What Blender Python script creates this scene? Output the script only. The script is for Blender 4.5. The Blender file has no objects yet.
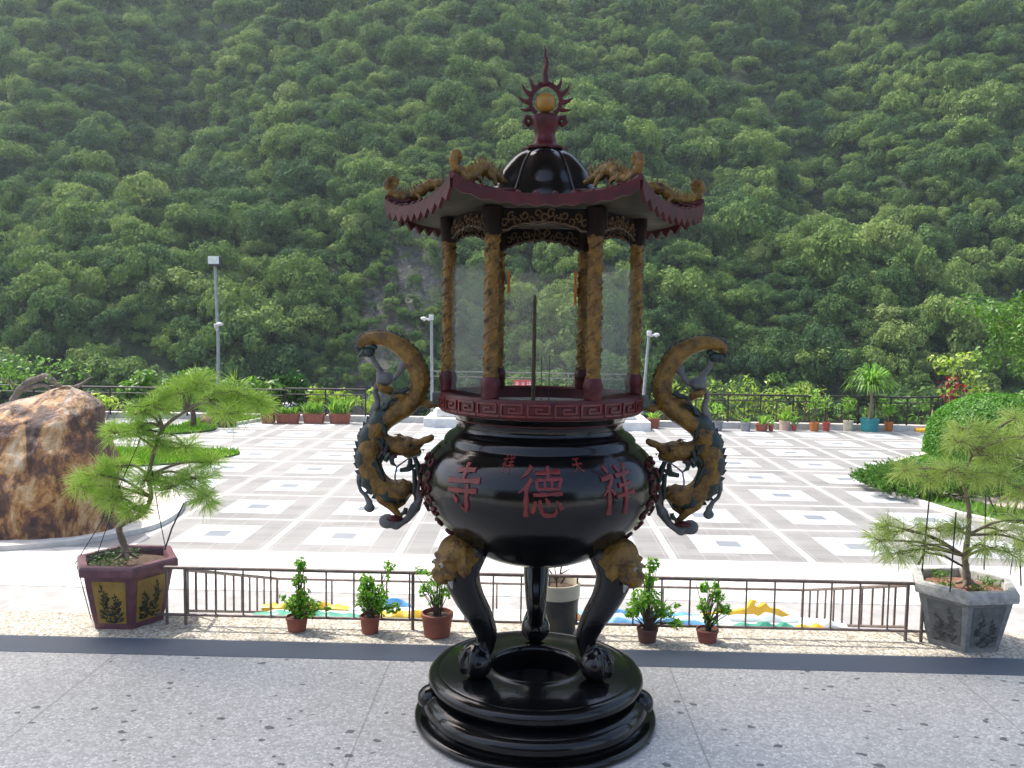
import bpy, bmesh, math, random
import numpy as np
from mathutils import Vector, Matrix, noise
random.seed(7)
RNG = np.random.default_rng(7)
PI = math.pi
S = bpy.context.scene
COL = S.collection

# ------------------------------------------------------------ camera
EYE = 1.55
F_PX = 849.1
PITCH, YAW, ROLL = -0.0692248, 0.0209559, 0.0154003
def cam_axes():
    cp, sp, cy, sy = math.cos(PITCH), math.sin(PITCH), math.cos(YAW), math.sin(YAW)
    f = Vector((-sy*cp, cy*cp, sp)); r = Vector((cy, sy, 0)); u = r.cross(f)
    cr, sr = math.cos(ROLL), math.sin(ROLL)
    return cr*r+sr*u, -sr*r+cr*u, f
CR, CU, CF = cam_axes()
cd = bpy.data.cameras.new('camera'); cam = bpy.data.objects.new('camera', cd); COL.objects.link(cam)
cd.sensor_width = 36; cd.lens = F_PX/1024*36; cd.clip_start = 0.05; cd.clip_end = 3000
m = Matrix.Identity(4)
for i in range(3):
    m[i][0] = CR[i]; m[i][1] = CU[i]; m[i][2] = -CF[i]
m[0][3], m[1][3], m[2][3] = 0, 0, EYE
cam.matrix_world = m
S.camera = cam

def ray(x, y):
    x = float(x); y = float(y)
    return (x-512)/F_PX*CR-(y-384)/F_PX*CU+CF
def at(x, y, Y):                      # survey: sight line crossed with depth Y
    d = ray(x, y); q = d*(Y/d.y); return Vector((q.x, q.y, q.z+EYE))
def gr(x, y, z):                      # survey: sight line crossed with height z
    d = ray(x, y); q = d*((z-EYE)/d.z); return Vector((q.x, q.y, z))

# ------------------------------------------------------------ light
SUN_EL = math.radians(60); SUN_AZ = math.radians(-59)      # azimuth from +Y towards +X
w = bpy.data.worlds.new("World"); S.world = w; w.use_nodes = True
nt = w.node_tree; bg = nt.nodes['Background']
sky = nt.nodes.new('ShaderNodeTexSky'); sky.sky_type = 'NISHITA'; sky.sun_disc = False
sky.sun_elevation = SUN_EL; sky.sun_rotation = SUN_AZ; sky.air_density = 1.0; sky.dust_density = 4.0; sky.ozone_density = 0.3
nt.links.new(sky.outputs[0], bg.inputs[0]); bg.inputs[1].default_value = 0.15
sl = bpy.data.lights.new('sun', 'SUN'); sl.energy = 2.05; sl.angle = math.radians(0.5); sl.color = (1, .965, .9)
so = bpy.data.objects.new('sun', sl); COL.objects.link(so)
sd = Vector((math.sin(SUN_AZ)*math.cos(SUN_EL), math.cos(SUN_AZ)*math.cos(SUN_EL), math.sin(SUN_EL)))
so.rotation_euler = sd.to_track_quat('Z', 'Y').to_euler()
so.location = (0, 0, 30)
S.view_settings.view_transform = 'Standard'; S.view_settings.look = 'None'
S.view_settings.exposure = 1.6; S.view_settings.gamma = 1.0
S.render.engine = 'CYCLES'
S.cycles.max_bounces = 7; S.cycles.diffuse_bounces = 4; S.cycles.transparent_max_bounces = 10
S.cycles.volume_bounces = 0

# ------------------------------------------------------------ materials
MATS = {}
def new_mat(name):
    m = bpy.data.materials.new(name); m.use_nodes = True
    return m, m.node_tree, m.node_tree.nodes['Principled BSDF']
def N(nt, typ, **kw):
    n = nt.nodes.new(typ)
    for k, v in kw.items():
        if k.startswith('i_'):
            n.inputs[int(k[2:])].default_value = v
        else: setattr(n, k, v)
    return n
def c4(c): return (c[0], c[1], c[2], 1)
def L(nt, a, b): nt.links.new(a, b)
def mixc(nt, fac, a, b):
    n = nt.nodes.new('ShaderNodeMix'); n.data_type = 'RGBA'
    for s, v in ((n.inputs[0], fac), (n.inputs[6], a), (n.inputs[7], b)):
        if hasattr(v, 'links') or hasattr(v, 'is_linked'): L(nt, v, s)
        elif isinstance(v, tuple): s.default_value = c4(v)
        else: s.default_value = v
    return n.outputs[2]
def mth(nt, op, a, b=None, clamp=False):
    n = nt.nodes.new('ShaderNodeMath'); n.operation = op; n.use_clamp = clamp
    for i, v in enumerate((a, b)):
        if v is None: continue
        if hasattr(v, 'is_linked'): L(nt, v, n.inputs[i])
        else: n.inputs[i].default_value = v
    return n.outputs[0]
def nz(nt, vec, scale, detail=4, rough=.6, dist=0):
    n = nt.nodes.new('ShaderNodeTexNoise'); n.inputs['Scale'].default_value = scale
    n.inputs['Detail'].default_value = detail; n.inputs['Roughness'].default_value = rough
    n.inputs['Distortion'].default_value = dist
    L(nt, vec, n.inputs['Vector']); return n.outputs['Fac']
def ramp(nt, f, stops):
    r = nt.nodes.new('ShaderNodeValToRGB'); e = r.color_ramp.elements
    e[0].position, e[0].color = stops[0][0], c4(stops[0][1])
    e[1].position, e[1].color = stops[-1][0], c4(stops[-1][1])
    for p, c in stops[1:-1]:
        k = e.new(p); k.color = c4(c)
    L(nt, f, r.inputs[0]); return r.outputs[0]
def ocoord(nt): return nt.nodes.new('ShaderNodeTexCoord').outputs['Object']
def wpos(nt): return nt.nodes.new('ShaderNodeNewGeometry').outputs['Position']
def bump(nt, b, h, strength, dist=.01):
    n = nt.nodes.new('ShaderNodeBump'); n.inputs['Strength'].default_value = strength
    n.inputs['Distance'].default_value = dist; L(nt, h, n.inputs['Height']); L(nt, n.outputs[0], b.inputs['Normal'])

def M(name, c1, c2=None, scale=8, rough=.6, metal=0, bm=0, bs=40, coat=0, lo=.35, hi=.65, spec=.5, bd=.005, detail=5):
    if name in MATS: return MATS[name]
    m, nt, b = new_mat(name)
    b.inputs['Roughness'].default_value = rough; b.inputs['Metallic'].default_value = metal
    b.inputs['Coat Weight'].default_value = coat; b.inputs['Coat Roughness'].default_value = .05
    b.inputs['Specular IOR Level'].default_value = spec
    v = ocoord(nt)
    c2 = c2 or tuple(x*.8 for x in c1)
    f = nz(nt, v, scale, detail)
    L(nt, ramp(nt, f, [(lo, c2), (hi, c1)]), b.inputs['Base Color'])
    rr = mth(nt, 'MULTIPLY_ADD', nz(nt, v, scale*2.3, 3), .25)
    nt.nodes[-1].inputs[2].default_value = rough-.12
    L(nt, rr, b.inputs['Roughness'])
    if bm: bump(nt, b, nz(nt, v, bs, 6), bm, bd)
    MATS[name] = m; return m

def leaf_mat(name, cols, trans=.35, rough=.45, patch=None, inst=False, patch_scale=.02):
    """cols: list of base colours picked per leaf island / per instance"""
    m, nt, b = new_mat(name)
    g = nt.nodes.new('ShaderNodeNewGeometry')
    n = len(cols)
    if inst:
        oi = nt.nodes.new('ShaderNodeObjectInfo')
        big = nz(nt, g.outputs['Position'], patch_scale, 3)
        f = mth(nt, 'ADD', mth(nt, 'MULTIPLY', oi.outputs['Random'], .55), mth(nt, 'MULTIPLY', g.outputs['Random Per Island'], .28))
        f = mth(nt, 'ADD', f, mth(nt, 'MULTIPLY', mth(nt, 'SUBTRACT', big, .5), .9), True)
    else:
        f = mth(nt, 'ADD', mth(nt, 'MULTIPLY', g.outputs['Random Per Island'], .75), mth(nt, 'MULTIPLY', nz(nt, g.outputs['Position'], 6, 2), .25))
    col = ramp(nt, f, [(i/(n-1), c) for i, c in enumerate(cols)])
    L(nt, col, b.inputs['Base Color']); b.inputs['Roughness'].default_value = rough
    b.inputs['Specular IOR Level'].default_value = .12 if inst else .3
    t = nt.nodes.new('ShaderNodeBsdfTranslucent')
    hs = nt.nodes.new('ShaderNodeHueSaturation'); hs.inputs['Saturation'].default_value = 1.15; hs.inputs['Value'].default_value = 1.5
    L(nt, col, hs.inputs['Color']); L(nt, hs.outputs[0], t.inputs[0])
    mx = nt.nodes.new('ShaderNodeMixShader'); mx.inputs[0].default_value = trans
    L(nt, b.outputs[0], mx.inputs[1]); L(nt, t.outputs[0], mx.inputs[2])
    L(nt, mx.outputs[0], nt.nodes['Material Output'].inputs[0])
    MATS[name] = m; return m

# ------------------------------------------------------------ mesh helpers
class MB:
    def __init__(s): s.v = []; s.f = []; s.mi = []
    def add(s, vs, fs, mi=0):
        o = len(s.v); s.v += [tuple(x) for x in vs]; s.f += [tuple(i+o for i in f) for f in fs]; s.mi += [mi]*len(fs); return s
    def box(s, c, d, rz=0, mi=0, bev=0, tilt=None):
        x, y, z = d[0]/2, d[1]/2, d[2]/2
        b = min(bev, x*.9, y*.9, z*.9)
        R = Matrix.Rotation(rz, 3, 'Z')
        if tilt: R = tilt
        C = Vector(c)
        if b <= 0:
            P = [C+R@Vector((i*x, j*y, k*z)) for i in (-1, 1) for j in (-1, 1) for k in (-1, 1)]
            return s.add(P, [(0, 1, 3, 2), (4, 6, 7, 5), (0, 4, 5, 1), (2, 3, 7, 6), (0, 2, 6, 4), (1, 5, 7, 3)], mi)
        # chamfered box through bmesh
        bm_ = bmesh.new(); bmesh.ops.create_cube(bm_, size=1)
        for v in bm_.verts: v.co = Vector((v.co.x*2*x, v.co.y*2*y, v.co.z*2*z))
        bmesh.ops.bevel(bm_, geom=bm_.edges[:], offset=b, segments=2, affect='EDGES', profile=.5)
        bm_.verts.ensure_lookup_table()
        s.add([C+R@v.co for v in bm_.verts], [[v.index for v in f.verts] for f in bm_.faces], mi); bm_.free(); return s
    def tube(s, pts, rad, seg=8, cap=True, mi=0, flat=1.0):
        pts = [Vector(p) for p in pts]; n = len(pts)
        if not hasattr(rad, '__len__'): rad = [rad]*n
        up = None; V = []
        for i, p in enumerate(pts):
            t = (pts[min(i+1, n-1)]-pts[max(i-1, 0)])
            if t.length < 1e-9: t = Vector((0, 0, 1))
            t.normalize()
            if up is None:
                up = Vector((0, 0, 1)) if abs(t.z) < .9 else Vector((0, 1, 0))
            a = up-t*up.dot(t)
            if a.length < 1e-6: a = Vector((1, 0, 0))-t*t.x
            a.normalize(); b = t.cross(a); up = a
            for k in range(seg):
                th = 2*PI*k/seg; V.append(p+a*(math.cos(th)*rad[i])+b*(math.sin(th)*rad[i]*flat))
        F = [(i*seg+k, i*seg+(k+1) % seg, (i+1)*seg+(k+1) % seg, (i+1)*seg+k) for i in range(n-1) for k in range(seg)]
        if cap: F += [tuple(range(seg))[::-1], tuple((n-1)*seg+k for k in range(seg))]
        return s.add(V, F, mi)
    def lathe(s, prof, seg=48, c=(0, 0, 0), mi=0, closed=False, rmod=None):
        V = []; n = len(prof)
        for r, z in prof:
            for k in range(seg):
                th = 2*PI*k/seg; rr = max(r, 1e-5)
                if rmod: rr *= rmod(th, z, r)
                V.append((c[0]+rr*math.cos(th), c[1]+rr*math.sin(th), c[2]+z))
        F = [(i*seg+k, i*seg+(k+1) % seg, (i+1)*seg+(k+1) % seg, (i+1)*seg+k) for i in range(n-1) for k in range(seg)]
        return s.add(V, F, mi)
    def sphere(s, c, r, seg=12, rings=8, mi=0, R=None):
        if not hasattr(r, '__len__'): r = (r, r, r)
        V = []; C = Vector(c)
        for i in range(rings+1):
            ph = PI*i/rings
            for k in range(seg):
                th = 2*PI*k/seg
                q = Vector((r[0]*math.sin(ph)*math.cos(th), r[1]*math.sin(ph)*math.sin(th), r[2]*math.cos(ph)))
                if R is not None: q = R@q
                V.append(C+q)
        F = [(i*seg+k, (i+1)*seg+k, (i+1)*seg+(k+1) % seg, i*seg+(k+1) % seg) for i in range(rings) for k in range(seg)]
        return s.add(V, F, mi)
    def prism(s, poly, d0, d1, fn, mi=0):
        """poly of 2D points swept from d0 to d1; fn(u, v, d) -> xyz"""
        n = len(poly)
        V = [fn(u, v, d0) for u, v in poly]+[fn(u, v, d1) for u, v in poly]
        F = [tuple(range(n))[::-1], tuple(range(n, 2*n))]+[(i, (i+1) % n, n+(i+1) % n, n+i) for i in range(n)]
        return s.add(V, F, mi)
    def build(s, name, mat, parent=None, smooth=None, loc=None):
        me = bpy.data.meshes.new(name); me.from_pydata(s.v, [], s.f)
        mats = mat if isinstance(mat, (list, tuple)) else [mat]
        for q in mats: me.materials.append(q)
        if len(mats) > 1: me.polygons.foreach_set('material_index', s.mi)
        me.validate()
        if smooth is not None:
            me.polygons.foreach_set('use_smooth', [True]*len(me.polygons))
            try: me.set_sharp_from_angle(angle=math.radians(smooth))
            except Exception: pass
        me.update()
        o = bpy.data.objects.new(name, me); COL.objects.link(o)
        if parent is not None: o.parent = parent
        if loc: o.location = loc
        return o
def fuse(o, voxel, smooth_it=3):
    """join overlapping shells of one part into a single skin"""
    r = o.modifiers.new('r', 'REMESH'); r.mode = 'VOXEL'; r.voxel_size = voxel; r.use_smooth_shade = True
    if smooth_it:
        k = o.modifiers.new('s', 'SMOOTH'); k.iterations = smooth_it; k.factor = .5
    bpy.context.view_layer.update()
    dg = bpy.context.evaluated_depsgraph_get()
    me = bpy.data.meshes.new_from_object(o.evaluated_get(dg))
    mats = [x for x in o.data.materials]; old = o.data
    o.modifiers.clear(); o.data = me
    me.materials.clear()
    for x in mats: me.materials.append(x)
    me.polygons.foreach_set('material_index', [0]*len(me.polygons))
    bpy.data.meshes.remove(old)
    return o
def quads_np(name, P, mat, parent=None, k=4, loc=None):
    """P: (n,k,3) array of k-gons"""
    n = P.shape[0]
    me = bpy.data.meshes.new(name)
    me.vertices.add(n*k); me.vertices.foreach_set('co', P.reshape(-1).astype(np.float32))
    me.loops.add(n*k); me.loops.foreach_set('vertex_index', np.arange(n*k, dtype=np.int32))
    me.polygons.add(n); me.polygons.foreach_set('loop_start', np.arange(0, n*k, k, dtype=np.int32))
    me.materials.append(mat); me.update(); me.validate()
    o = bpy.data.objects.new(name, me)
    if parent != 'none':
        COL.objects.link(o)
        if parent is not None: o.parent = parent
    if loc: o.location = loc
    return o
def empty(name, loc=(0, 0, 0), rz=0):
    o = bpy.data.objects.new(name, None); COL.objects.link(o); o.location = loc; o.rotation_euler = (0, 0, rz)
    o.empty_display_size = .1; return o
def tag(o, label=None, cat=None, group=None, kind=None):
    if label: o['label'] = label
    if cat: o['category'] = cat
    if group: o['group'] = group
    if kind: o['kind'] = kind
    return o
def cat_rom(P, n=8):
    """smooth curve through tuples of any length"""
    P = [np.array(p, float) for p in P]; P = [2*P[0]-P[1]]+P+[2*P[-1]-P[-2]]; out = []
    for i in range(1, len(P)-2):
        for j in range(n):
            t = j/n; a, b, c, d = P[i-1:i+3]
            out.append(.5*((2*b)+(-a+c)*t+(2*a-5*b+4*c-d)*t*t+(-a+3*b-3*c+d)*t**3))
    out.append(P[-2]); return out
def unit(a): return a/np.maximum(np.linalg.norm(a, axis=-1, keepdims=True), 1e-9)

def leaves_np(cen, nrm, size, aspect=.5, rng=RNG, bendf=.0):
    """pointed leaf quads (rhombus) at cen with normals nrm"""
    n = len(cen); nrm = unit(nrm)
    r = rng.normal(size=(n, 3)); a = unit(np.cross(nrm, r)); b = np.cross(nrm, a)
    s = (size if np.ndim(size) else np.full(n, size))[:, None]
    P = np.stack([cen-a*s*.5, cen-b*s*aspect*.5+nrm*s*.06, cen+a*s*.5, cen+b*s*aspect*.5+nrm*s*.06], 1)
    return P
def lobes_leaves(lobes, n_per_m2, size, rng=RNG, fill=.35, aspect=.6, flat=.6, up=.3):
    """leaf quads over the surface and inside of ellipsoid lobes [(c, r)]"""
    C = []; Nn = []
    for c, r in lobes:
        r = np.array(r if hasattr(r, '__len__') else (r, r, r), float)
        area = 4*PI*(r[0]*r[1]*r[2])**(2/3)
        n = max(8, int(area*n_per_m2))
        d = unit(rng.normal(size=(n, 3)))
        rad = 1-fill*rng.random((n, 1))**1.6+.12*(rng.random((n, 1))-.3)
        C.append(np.array(c)+d*r*rad); Nn.append(unit(d/r)+rng.normal(size=(n, 3))*flat+np.array([0, 0, up]))
    C = np.concatenate(C); Nn = np.concatenate(Nn)
    return leaves_np(C, Nn, size*(.6+.8*rng.random(len(C))), aspect, rng)
def needles_np(tufts, rng=RNG, width=.0012):
    """tufts: (pos, dir, n, length) -> thin blades spraying from each tip"""
    out = []
    for p, d, n, ln in tufts:
        p = np.array(p, float); d = np.array(d, float); d = d/np.linalg.norm(d)
        q = unit(d[None]*rng.uniform(.25, 1.1, (n, 1))+rng.normal(size=(n, 3))*.55)
        l = ln*(.6+.5*rng.random((n, 1)))
        base = p[None]-d[None]*ln*.35*rng.random((n, 1))
        sag = np.array([0, 0, -1.])*l*.18
        side = unit(np.cross(q, rng.normal(size=(n, 3))))*width
        mid = base+q*l*.55+sag*.2; tip = base+q*l+sag
        out.append(np.stack([base-side, mid-side, tip, mid+side], 1)); 
    return np.concatenate(out)

# common materials
black_gloss = M('black_lacquer', (.002, .0022, .0025), (.006, .006, .0062), 5, rough=.15, bm=.16, bs=11, coat=.0, spec=.38, bd=.01)
gold = M('old_gold_paint', (.185, .10, .015), (.035, .016, .006), 24, rough=.5, spec=.35, bm=.5, bs=90, lo=.3, hi=.6)
def add_scales(m, scale, strength, dist):
    nt = m.node_tree; b = nt.nodes['Principled BSDF']; old = b.inputs['Normal'].links[0].from_socket if b.inputs['Normal'].is_linked else None
    vo = nt.nodes.new('ShaderNodeTexVoronoi'); vo.inputs['Scale'].default_value = scale; L(nt, ocoord(nt), vo.inputs['Vector'])
    bp = nt.nodes.new('ShaderNodeBump'); bp.inputs['Strength'].default_value = strength; bp.inputs['Distance'].default_value = dist; bp.invert = True
    L(nt, vo.outputs['Distance'], bp.inputs['Height'])
    if old: L(nt, old, bp.inputs['Normal'])
    L(nt, bp.outputs[0], b.inputs['Normal'])
add_scales(gold, 75, .5, .006)
red_paint = M('dark_red_paint', (.075, .007, .008), (.035, .004, .006), 14, rough=.45, spec=.3, bm=.2, bs=60)
red_bright = M('red_letter_paint', (.16, .011, .010), (.09, .008, .008), 20, rough=.5)
green_spine = M('dark_green_paint', (.006, .022, .016), (.004, .01, .009), 20, rough=.45, bm=.3, bs=60)
cloud_grey = M('grey_cloud_paint', (.12, .12, .115), (.06, .06, .06), 18, rough=.6, bm=.3, bs=60)
rail_mat = M('brown_iron', (.20, .155, .135), (.12, .085, .075), 20, rough=.5, metal=.2)
terracotta = M('terracotta', (.27, .085, .05), (.19, .06, .04), 12, rough=.75, bm=.2, bs=60)
soil = M('potting_soil', (.10, .06, .035), (.03, .02, .012), 40, rough=.95, bm=.8, bs=60)
bark = M('bark', (.13, .09, .06), (.06, .04, .028), 25, rough=.9, bm=.8, bs=50)
pale_bark = M('pale_bark', (.22, .17, .12), (.12, .09, .06), 30, rough=.9, bm=.6, bs=60)
fence_mat = M('dark_fence_iron', (.03, .024, .022), (.018, .015, .014), 8, rough=.55)

# ================================================================ SETTING
PZ = -1.43                      # plaza level; temple floor is z = 0
X0, Y0, CELL = -3.4537, 10.7755, 1.7842

def expr_floor():
    m, nt, b = new_mat('terrazzo')
    v = ocoord(nt); 
    sep = nt.nodes.new('ShaderNodeSeparateXYZ'); L(nt, v, sep.inputs[0])
    vo = N(nt, 'ShaderNodeTexVoronoi'); vo.inputs['Scale'].default_value = 88; L(nt, v, vo.inputs['Vector'])
    chips = ramp(nt, N(nt, 'ShaderNodeSeparateColor').outputs[0], [(0, (.2, .2, .2)), (1, (.5, .5, .5))])
    sc = [n for n in nt.nodes if n.bl_idname == 'ShaderNodeSeparateColor'][0]; L(nt, vo.outputs['Color'], sc.inputs[0])
    r = [n for n in nt.nodes if n.bl_idname == 'ShaderNodeValToRGB'][0]
    r.color_ramp.elements[0].color = (.38, .37, .345, 1); r.color_ramp.elements[1].color = (.76, .735, .68, 1)
    ed = N(nt, 'ShaderNodeTexVoronoi', feature='DISTANCE_TO_EDGE'); ed.inputs['Scale'].default_value = 88; L(nt, v, ed.inputs['Vector'])
    e = mth(nt, 'LESS_THAN', ed.outputs[0], .07)
    col = mixc(nt, e, chips, (.46, .445, .415))
    # large dark pebbles
    v2 = N(nt, 'ShaderNodeTexVoronoi'); v2.inputs['Scale'].default_value = 14; v2.inputs['Randomness'].default_value = 1
    mp = N(nt, 'ShaderNodeMapping'); mp.inputs['Scale'].default_value = (1, 1.3, 1); mp.inputs['Rotation'].default_value = (0, 0, .5)
    L(nt, v, mp.inputs[0]); 
    wob = nt.nodes.new('ShaderNodeVectorMath'); wob.operation = 'ADD'
    nn = N(nt, 'ShaderNodeTexNoise'); nn.inputs['Scale'].default_value = 30; L(nt, v, nn.inputs['Vector'])
    sca = nt.nodes.new('ShaderNodeVectorMath'); sca.operation = 'SCALE'; sca.inputs[3].default_value = .035; L(nt, nn.outputs['Color'], sca.inputs[0])
    L(nt, mp.outputs[0], wob.inputs[0]); L(nt, sca.outputs[0], wob.inputs[1]); L(nt, wob.outputs[0], v2.inputs['Vector'])
    sc2 = nt.nodes.new('ShaderNodeSeparateColor'); L(nt, v2.outputs['Color'], sc2.inputs[0])
    thr = mth(nt, 'MULTIPLY', mth(nt, 'SUBTRACT', sc2.outputs[0], .38), .42)
    d = mth(nt, 'LESS_THAN', v2.outputs['Distance'], thr)
    col = mixc(nt, mth(nt, 'MULTIPLY', d, .85), col, (.06, .062, .065))
    # soft dirt
    dirt = nz(nt, v, 1.6, 5)
    col = mixc(nt, mth(nt, 'MULTIPLY', ramp(nt, dirt, [(.4, (0, 0, 0)), (.75, (1, 1, 1))]), .25), col, (.24, .23, .2))
    # expansion joints every 1.28 m
    fx = mth(nt, 'FRACT', mth(nt, 'DIVIDE', mth(nt, 'ADD', sep.outputs[0], 64+.62+.64), 1.28))
    j = mth(nt, 'LESS_THAN', mth(nt, 'ABSOLUTE', mth(nt, 'SUBTRACT', fx, .5)), .0032)
    col = mixc(nt, mth(nt, 'MULTIPLY', j, .4), col, (.1, .095, .09))
    L(nt, col, b.inputs['Base Color']); b.inputs['Roughness'].default_value = .38
    bump(nt, b, nz(nt, v, 60, 3), .05, .002)
    return m
terrazzo = expr_floor()
fl = MB(); fl.box((0, -6.1, -.08), (30, 19.8, .16)); floor = fl.build('temple_floor', terrazzo); tag(floor, kind='structure')
granite = M('blue_grey_granite', (.10, .12, .155), (.082, .10, .13), 150, rough=.42, lo=.2, hi=.8)
gb = MB(); gb.box((0, 3.9, -.078), (30, .198, .16)); tag(gb.build('border_band', granite), kind='structure')
def gravel_mat():
    m, nt, b = new_mat('washed_pebble')
    v = ocoord(nt)
    vo = N(nt, 'ShaderNodeTexVoronoi'); vo.inputs['Scale'].default_value = 85; L(nt, v, vo.inputs['Vector'])
    sc = nt.nodes.new('ShaderNodeSeparateColor'); L(nt, vo.outputs['Color'], sc.inputs[0])
    col = ramp(nt, sc.outputs[1], [(0, (.20, .165, .12)), (.45, (.38, .34, .27)), (1, (.6, .57, .5))])
    col = mixc(nt, mth(nt, 'MULTIPLY', nz(nt, v, 3), .3), col, (.3, .26, .2))
    L(nt, col, b.inputs['Base Color']); b.inputs['Roughness'].default_value = .85
    bump(nt, b, mth(nt, 'SUBTRACT', 1, vo.outputs['Distance']), .8, .006)
    return m
gravel = gravel_mat()
gs = MB(); gs.box((0, 4.175, -.081), (30, .352, .16)); tag(gs.build('pebble_strip', gravel), kind='structure')

# stairs down to the plaza
concrete = M('pale_concrete', (.5, .49, .46), (.36, .35, .32), 3, rough=.85, bm=.2, bs=40)
st = MB(); nst = 9
for i in range(nst):
    zt = -.16*(i+1); zt = max(zt, PZ+.01)
    st.box((0, 4.352+.30*(i+.5), (zt+PZ-.1)/2), (30, .2995, zt-PZ+.1))
st.box((0, 3.8, -.9), (30, 1.1, 1.47))
tag(st.build('stairs', concrete), kind='structure')

# walk of white tiles and plaza
def walk_mat():
    m, nt, b = new_mat('white_diamond_tiles')
    v = ocoord(nt); sep = nt.nodes.new('ShaderNodeSeparateXYZ'); L(nt, v, sep.inputs[0])
    X, Y = sep.outputs[0], sep.outputs[1]
    a = mth(nt, 'DIVIDE', mth(nt, 'ADD', mth(nt, 'MULTIPLY', X, .8), Y), .36); c = mth(nt, 'DIVIDE', mth(nt, 'SUBTRACT', mth(nt, 'MULTIPLY', X, .8), Y), .36)
    la = mth(nt, 'LESS_THAN', mth(nt, 'FRACT', mth(nt, 'ADD', a, 500)), .085); lc = mth(nt, 'LESS_THAN', mth(nt, 'FRACT', mth(nt, 'ADD', c, 500)), .085)
    ln = mth(nt, 'MAXIMUM', la, lc)
    fl = nt.nodes.new('ShaderNodeTexWhiteNoise'); fl.noise_dimensions = '2D'
    cb = nt.nodes.new('ShaderNodeCombineXYZ'); L(nt, mth(nt, 'FLOOR', a), cb.inputs[0]); L(nt, mth(nt, 'FLOOR', c), cb.inputs[1]); L(nt, cb.outputs[0], fl.inputs['Vector'])
    col = ramp(nt, fl.outputs['Value'], [(0, (.40, .39, .37)), (1, (.48, .47, .45))])
    col = mixc(nt, mth(nt, 'MULTIPLY', ramp(nt, nz(nt, v, .9, 6), [(.45, (0, 0, 0)), (.7, (1, 1, 1))]), .4), col, (.5, .48, .45))
    col = mixc(nt, mth(nt, 'MULTIPLY', ln, .8), col, (.27, .26, .25))
    L(nt, col, b.inputs['Base Color']); b.inputs['Roughness'].default_value = .6
    return m
def plaza_mat():
    m, nt, b = new_mat('plaza_slabs')
    v = ocoord(nt); sep = nt.nodes.new('ShaderNodeSeparateXYZ'); L(nt, v, sep.inputs[0])
    u = mth(nt, 'ADD', mth(nt, 'DIVIDE', mth(nt, 'SUBTRACT', sep.outputs[0], X0), CELL), 40)
    w_ = mth(nt, 'ADD', mth(nt, 'DIVIDE', mth(nt, 'SUBTRACT', sep.outputs[1], Y0), CELL), 40)
    fu = mth(nt, 'FRACT', u); fw = mth(nt, 'FRACT', w_)
    du = mth(nt, 'ABSOLUTE', mth(nt, 'SUBTRACT', fu, .5)); dw = mth(nt, 'ABSOLUTE', mth(nt, 'SUBTRACT', fw, .5))
    d = mth(nt, 'MAXIMUM', du, dw)
    cb = nt.nodes.new('ShaderNodeCombineXYZ'); L(nt, mth(nt, 'FLOOR', u), cb.inputs[0]); L(nt, mth(nt, 'FLOOR', w_), cb.inputs[1])
    wn = nt.nodes.new('ShaderNodeTexWhiteNoise'); wn.noise_dimensions = '2D'; L(nt, cb.outputs[0], wn.inputs['Vector'])
    # slab level variation
    K = 1/5.8
    def slabi(f, s=K): return mth(nt, 'FLOOR', mth(nt, 'DIVIDE', mth(nt, 'ADD', f, .29), s))
    su = mth(nt, 'ADD', mth(nt, 'DIVIDE', mth(nt, 'SUBTRACT', sep.outputs[0], X0), CELL*.177), 400.18)
    sw = mth(nt, 'ADD', mth(nt, 'DIVIDE', mth(nt, 'SUBTRACT', sep.outputs[1], Y0), CELL*.177), 400.18)
    cb2 = nt.nodes.new('ShaderNodeCombineXYZ'); L(nt, mth(nt, 'FLOOR', mth(nt, 'MULTIPLY', su, .5)), cb2.inputs[0]); L(nt, mth(nt, 'FLOOR', sw), cb2.inputs[1])
    wn2 = nt.nodes.new('ShaderNodeTexWhiteNoise'); wn2.noise_dimensions = '2D'; L(nt, cb2.outputs[0], wn2.inputs['Vector'])
    grey = ramp(nt, wn2.outputs['Value'], [(0, (.138, .136, .131)), (1, (.188, .185, .178))])
    grey = mixc(nt, mth(nt, 'MULTIPLY', ramp(nt, nz(nt, v, 1.3, 6), [(.4, (0, 0, 0)), (.7, (1, 1, 1))]), .35), grey, (.26, .255, .245))
    white = ramp(nt, wn.outputs['Value'], [(0, (.34, .365, .42)), (.55, (.40, .42, .455)), (1, (.52, .52, .52))])
    white = mixc(nt, mth(nt, 'MULTIPLY', wn2.outputs['Value'], .18), white, (.46, .47, .5))
    dark = (.14, .16, .18)
    col = mixc(nt, mth(nt, 'LESS_THAN', d, .269), grey, white)
    col = mixc(nt, mth(nt, 'LESS_THAN', d, .09), col, dark)
    lu = mth(nt, 'GREATER_THAN', du, .474); lw = mth(nt, 'GREATER_THAN', dw, .482)
    col = mixc(nt, mth(nt, 'MAXIMUM', lu, lw), col, (.43, .42, .40))
    # joints between slabs
    ju = mth(nt, 'LESS_THAN', mth(nt, 'ABSOLUTE', mth(nt, 'SUBTRACT', mth(nt, 'FRACT', mth(nt, 'MULTIPLY', mth(nt, 'SUBTRACT', fu, .141), 5.58)), .5)), .02)
    jw = mth(nt, 'LESS_THAN', mth(nt, 'ABSOLUTE', mth(nt, 'SUBTRACT', mth(nt, 'FRACT', mth(nt, 'MULTIPLY', mth(nt, 'SUBTRACT', fw, .141), 5.58)), .5)), .02)
    col = mixc(nt, mth(nt, 'MULTIPLY', mth(nt, 'MAXIMUM', ju, jw), .35), col, (.38, .36, .34))
    big = ramp(nt, nz(nt, v, .35, 5), [(.42, (0, 0, 0)), (.66, (1, 1, 1))])
    col = mixc(nt, mth(nt, 'MULTIPLY', big, .3), col, (.28, .27, .25))
    L(nt, col, b.inputs['Base Color']); b.inputs['Roughness'].default_value = .65
    return m
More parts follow.
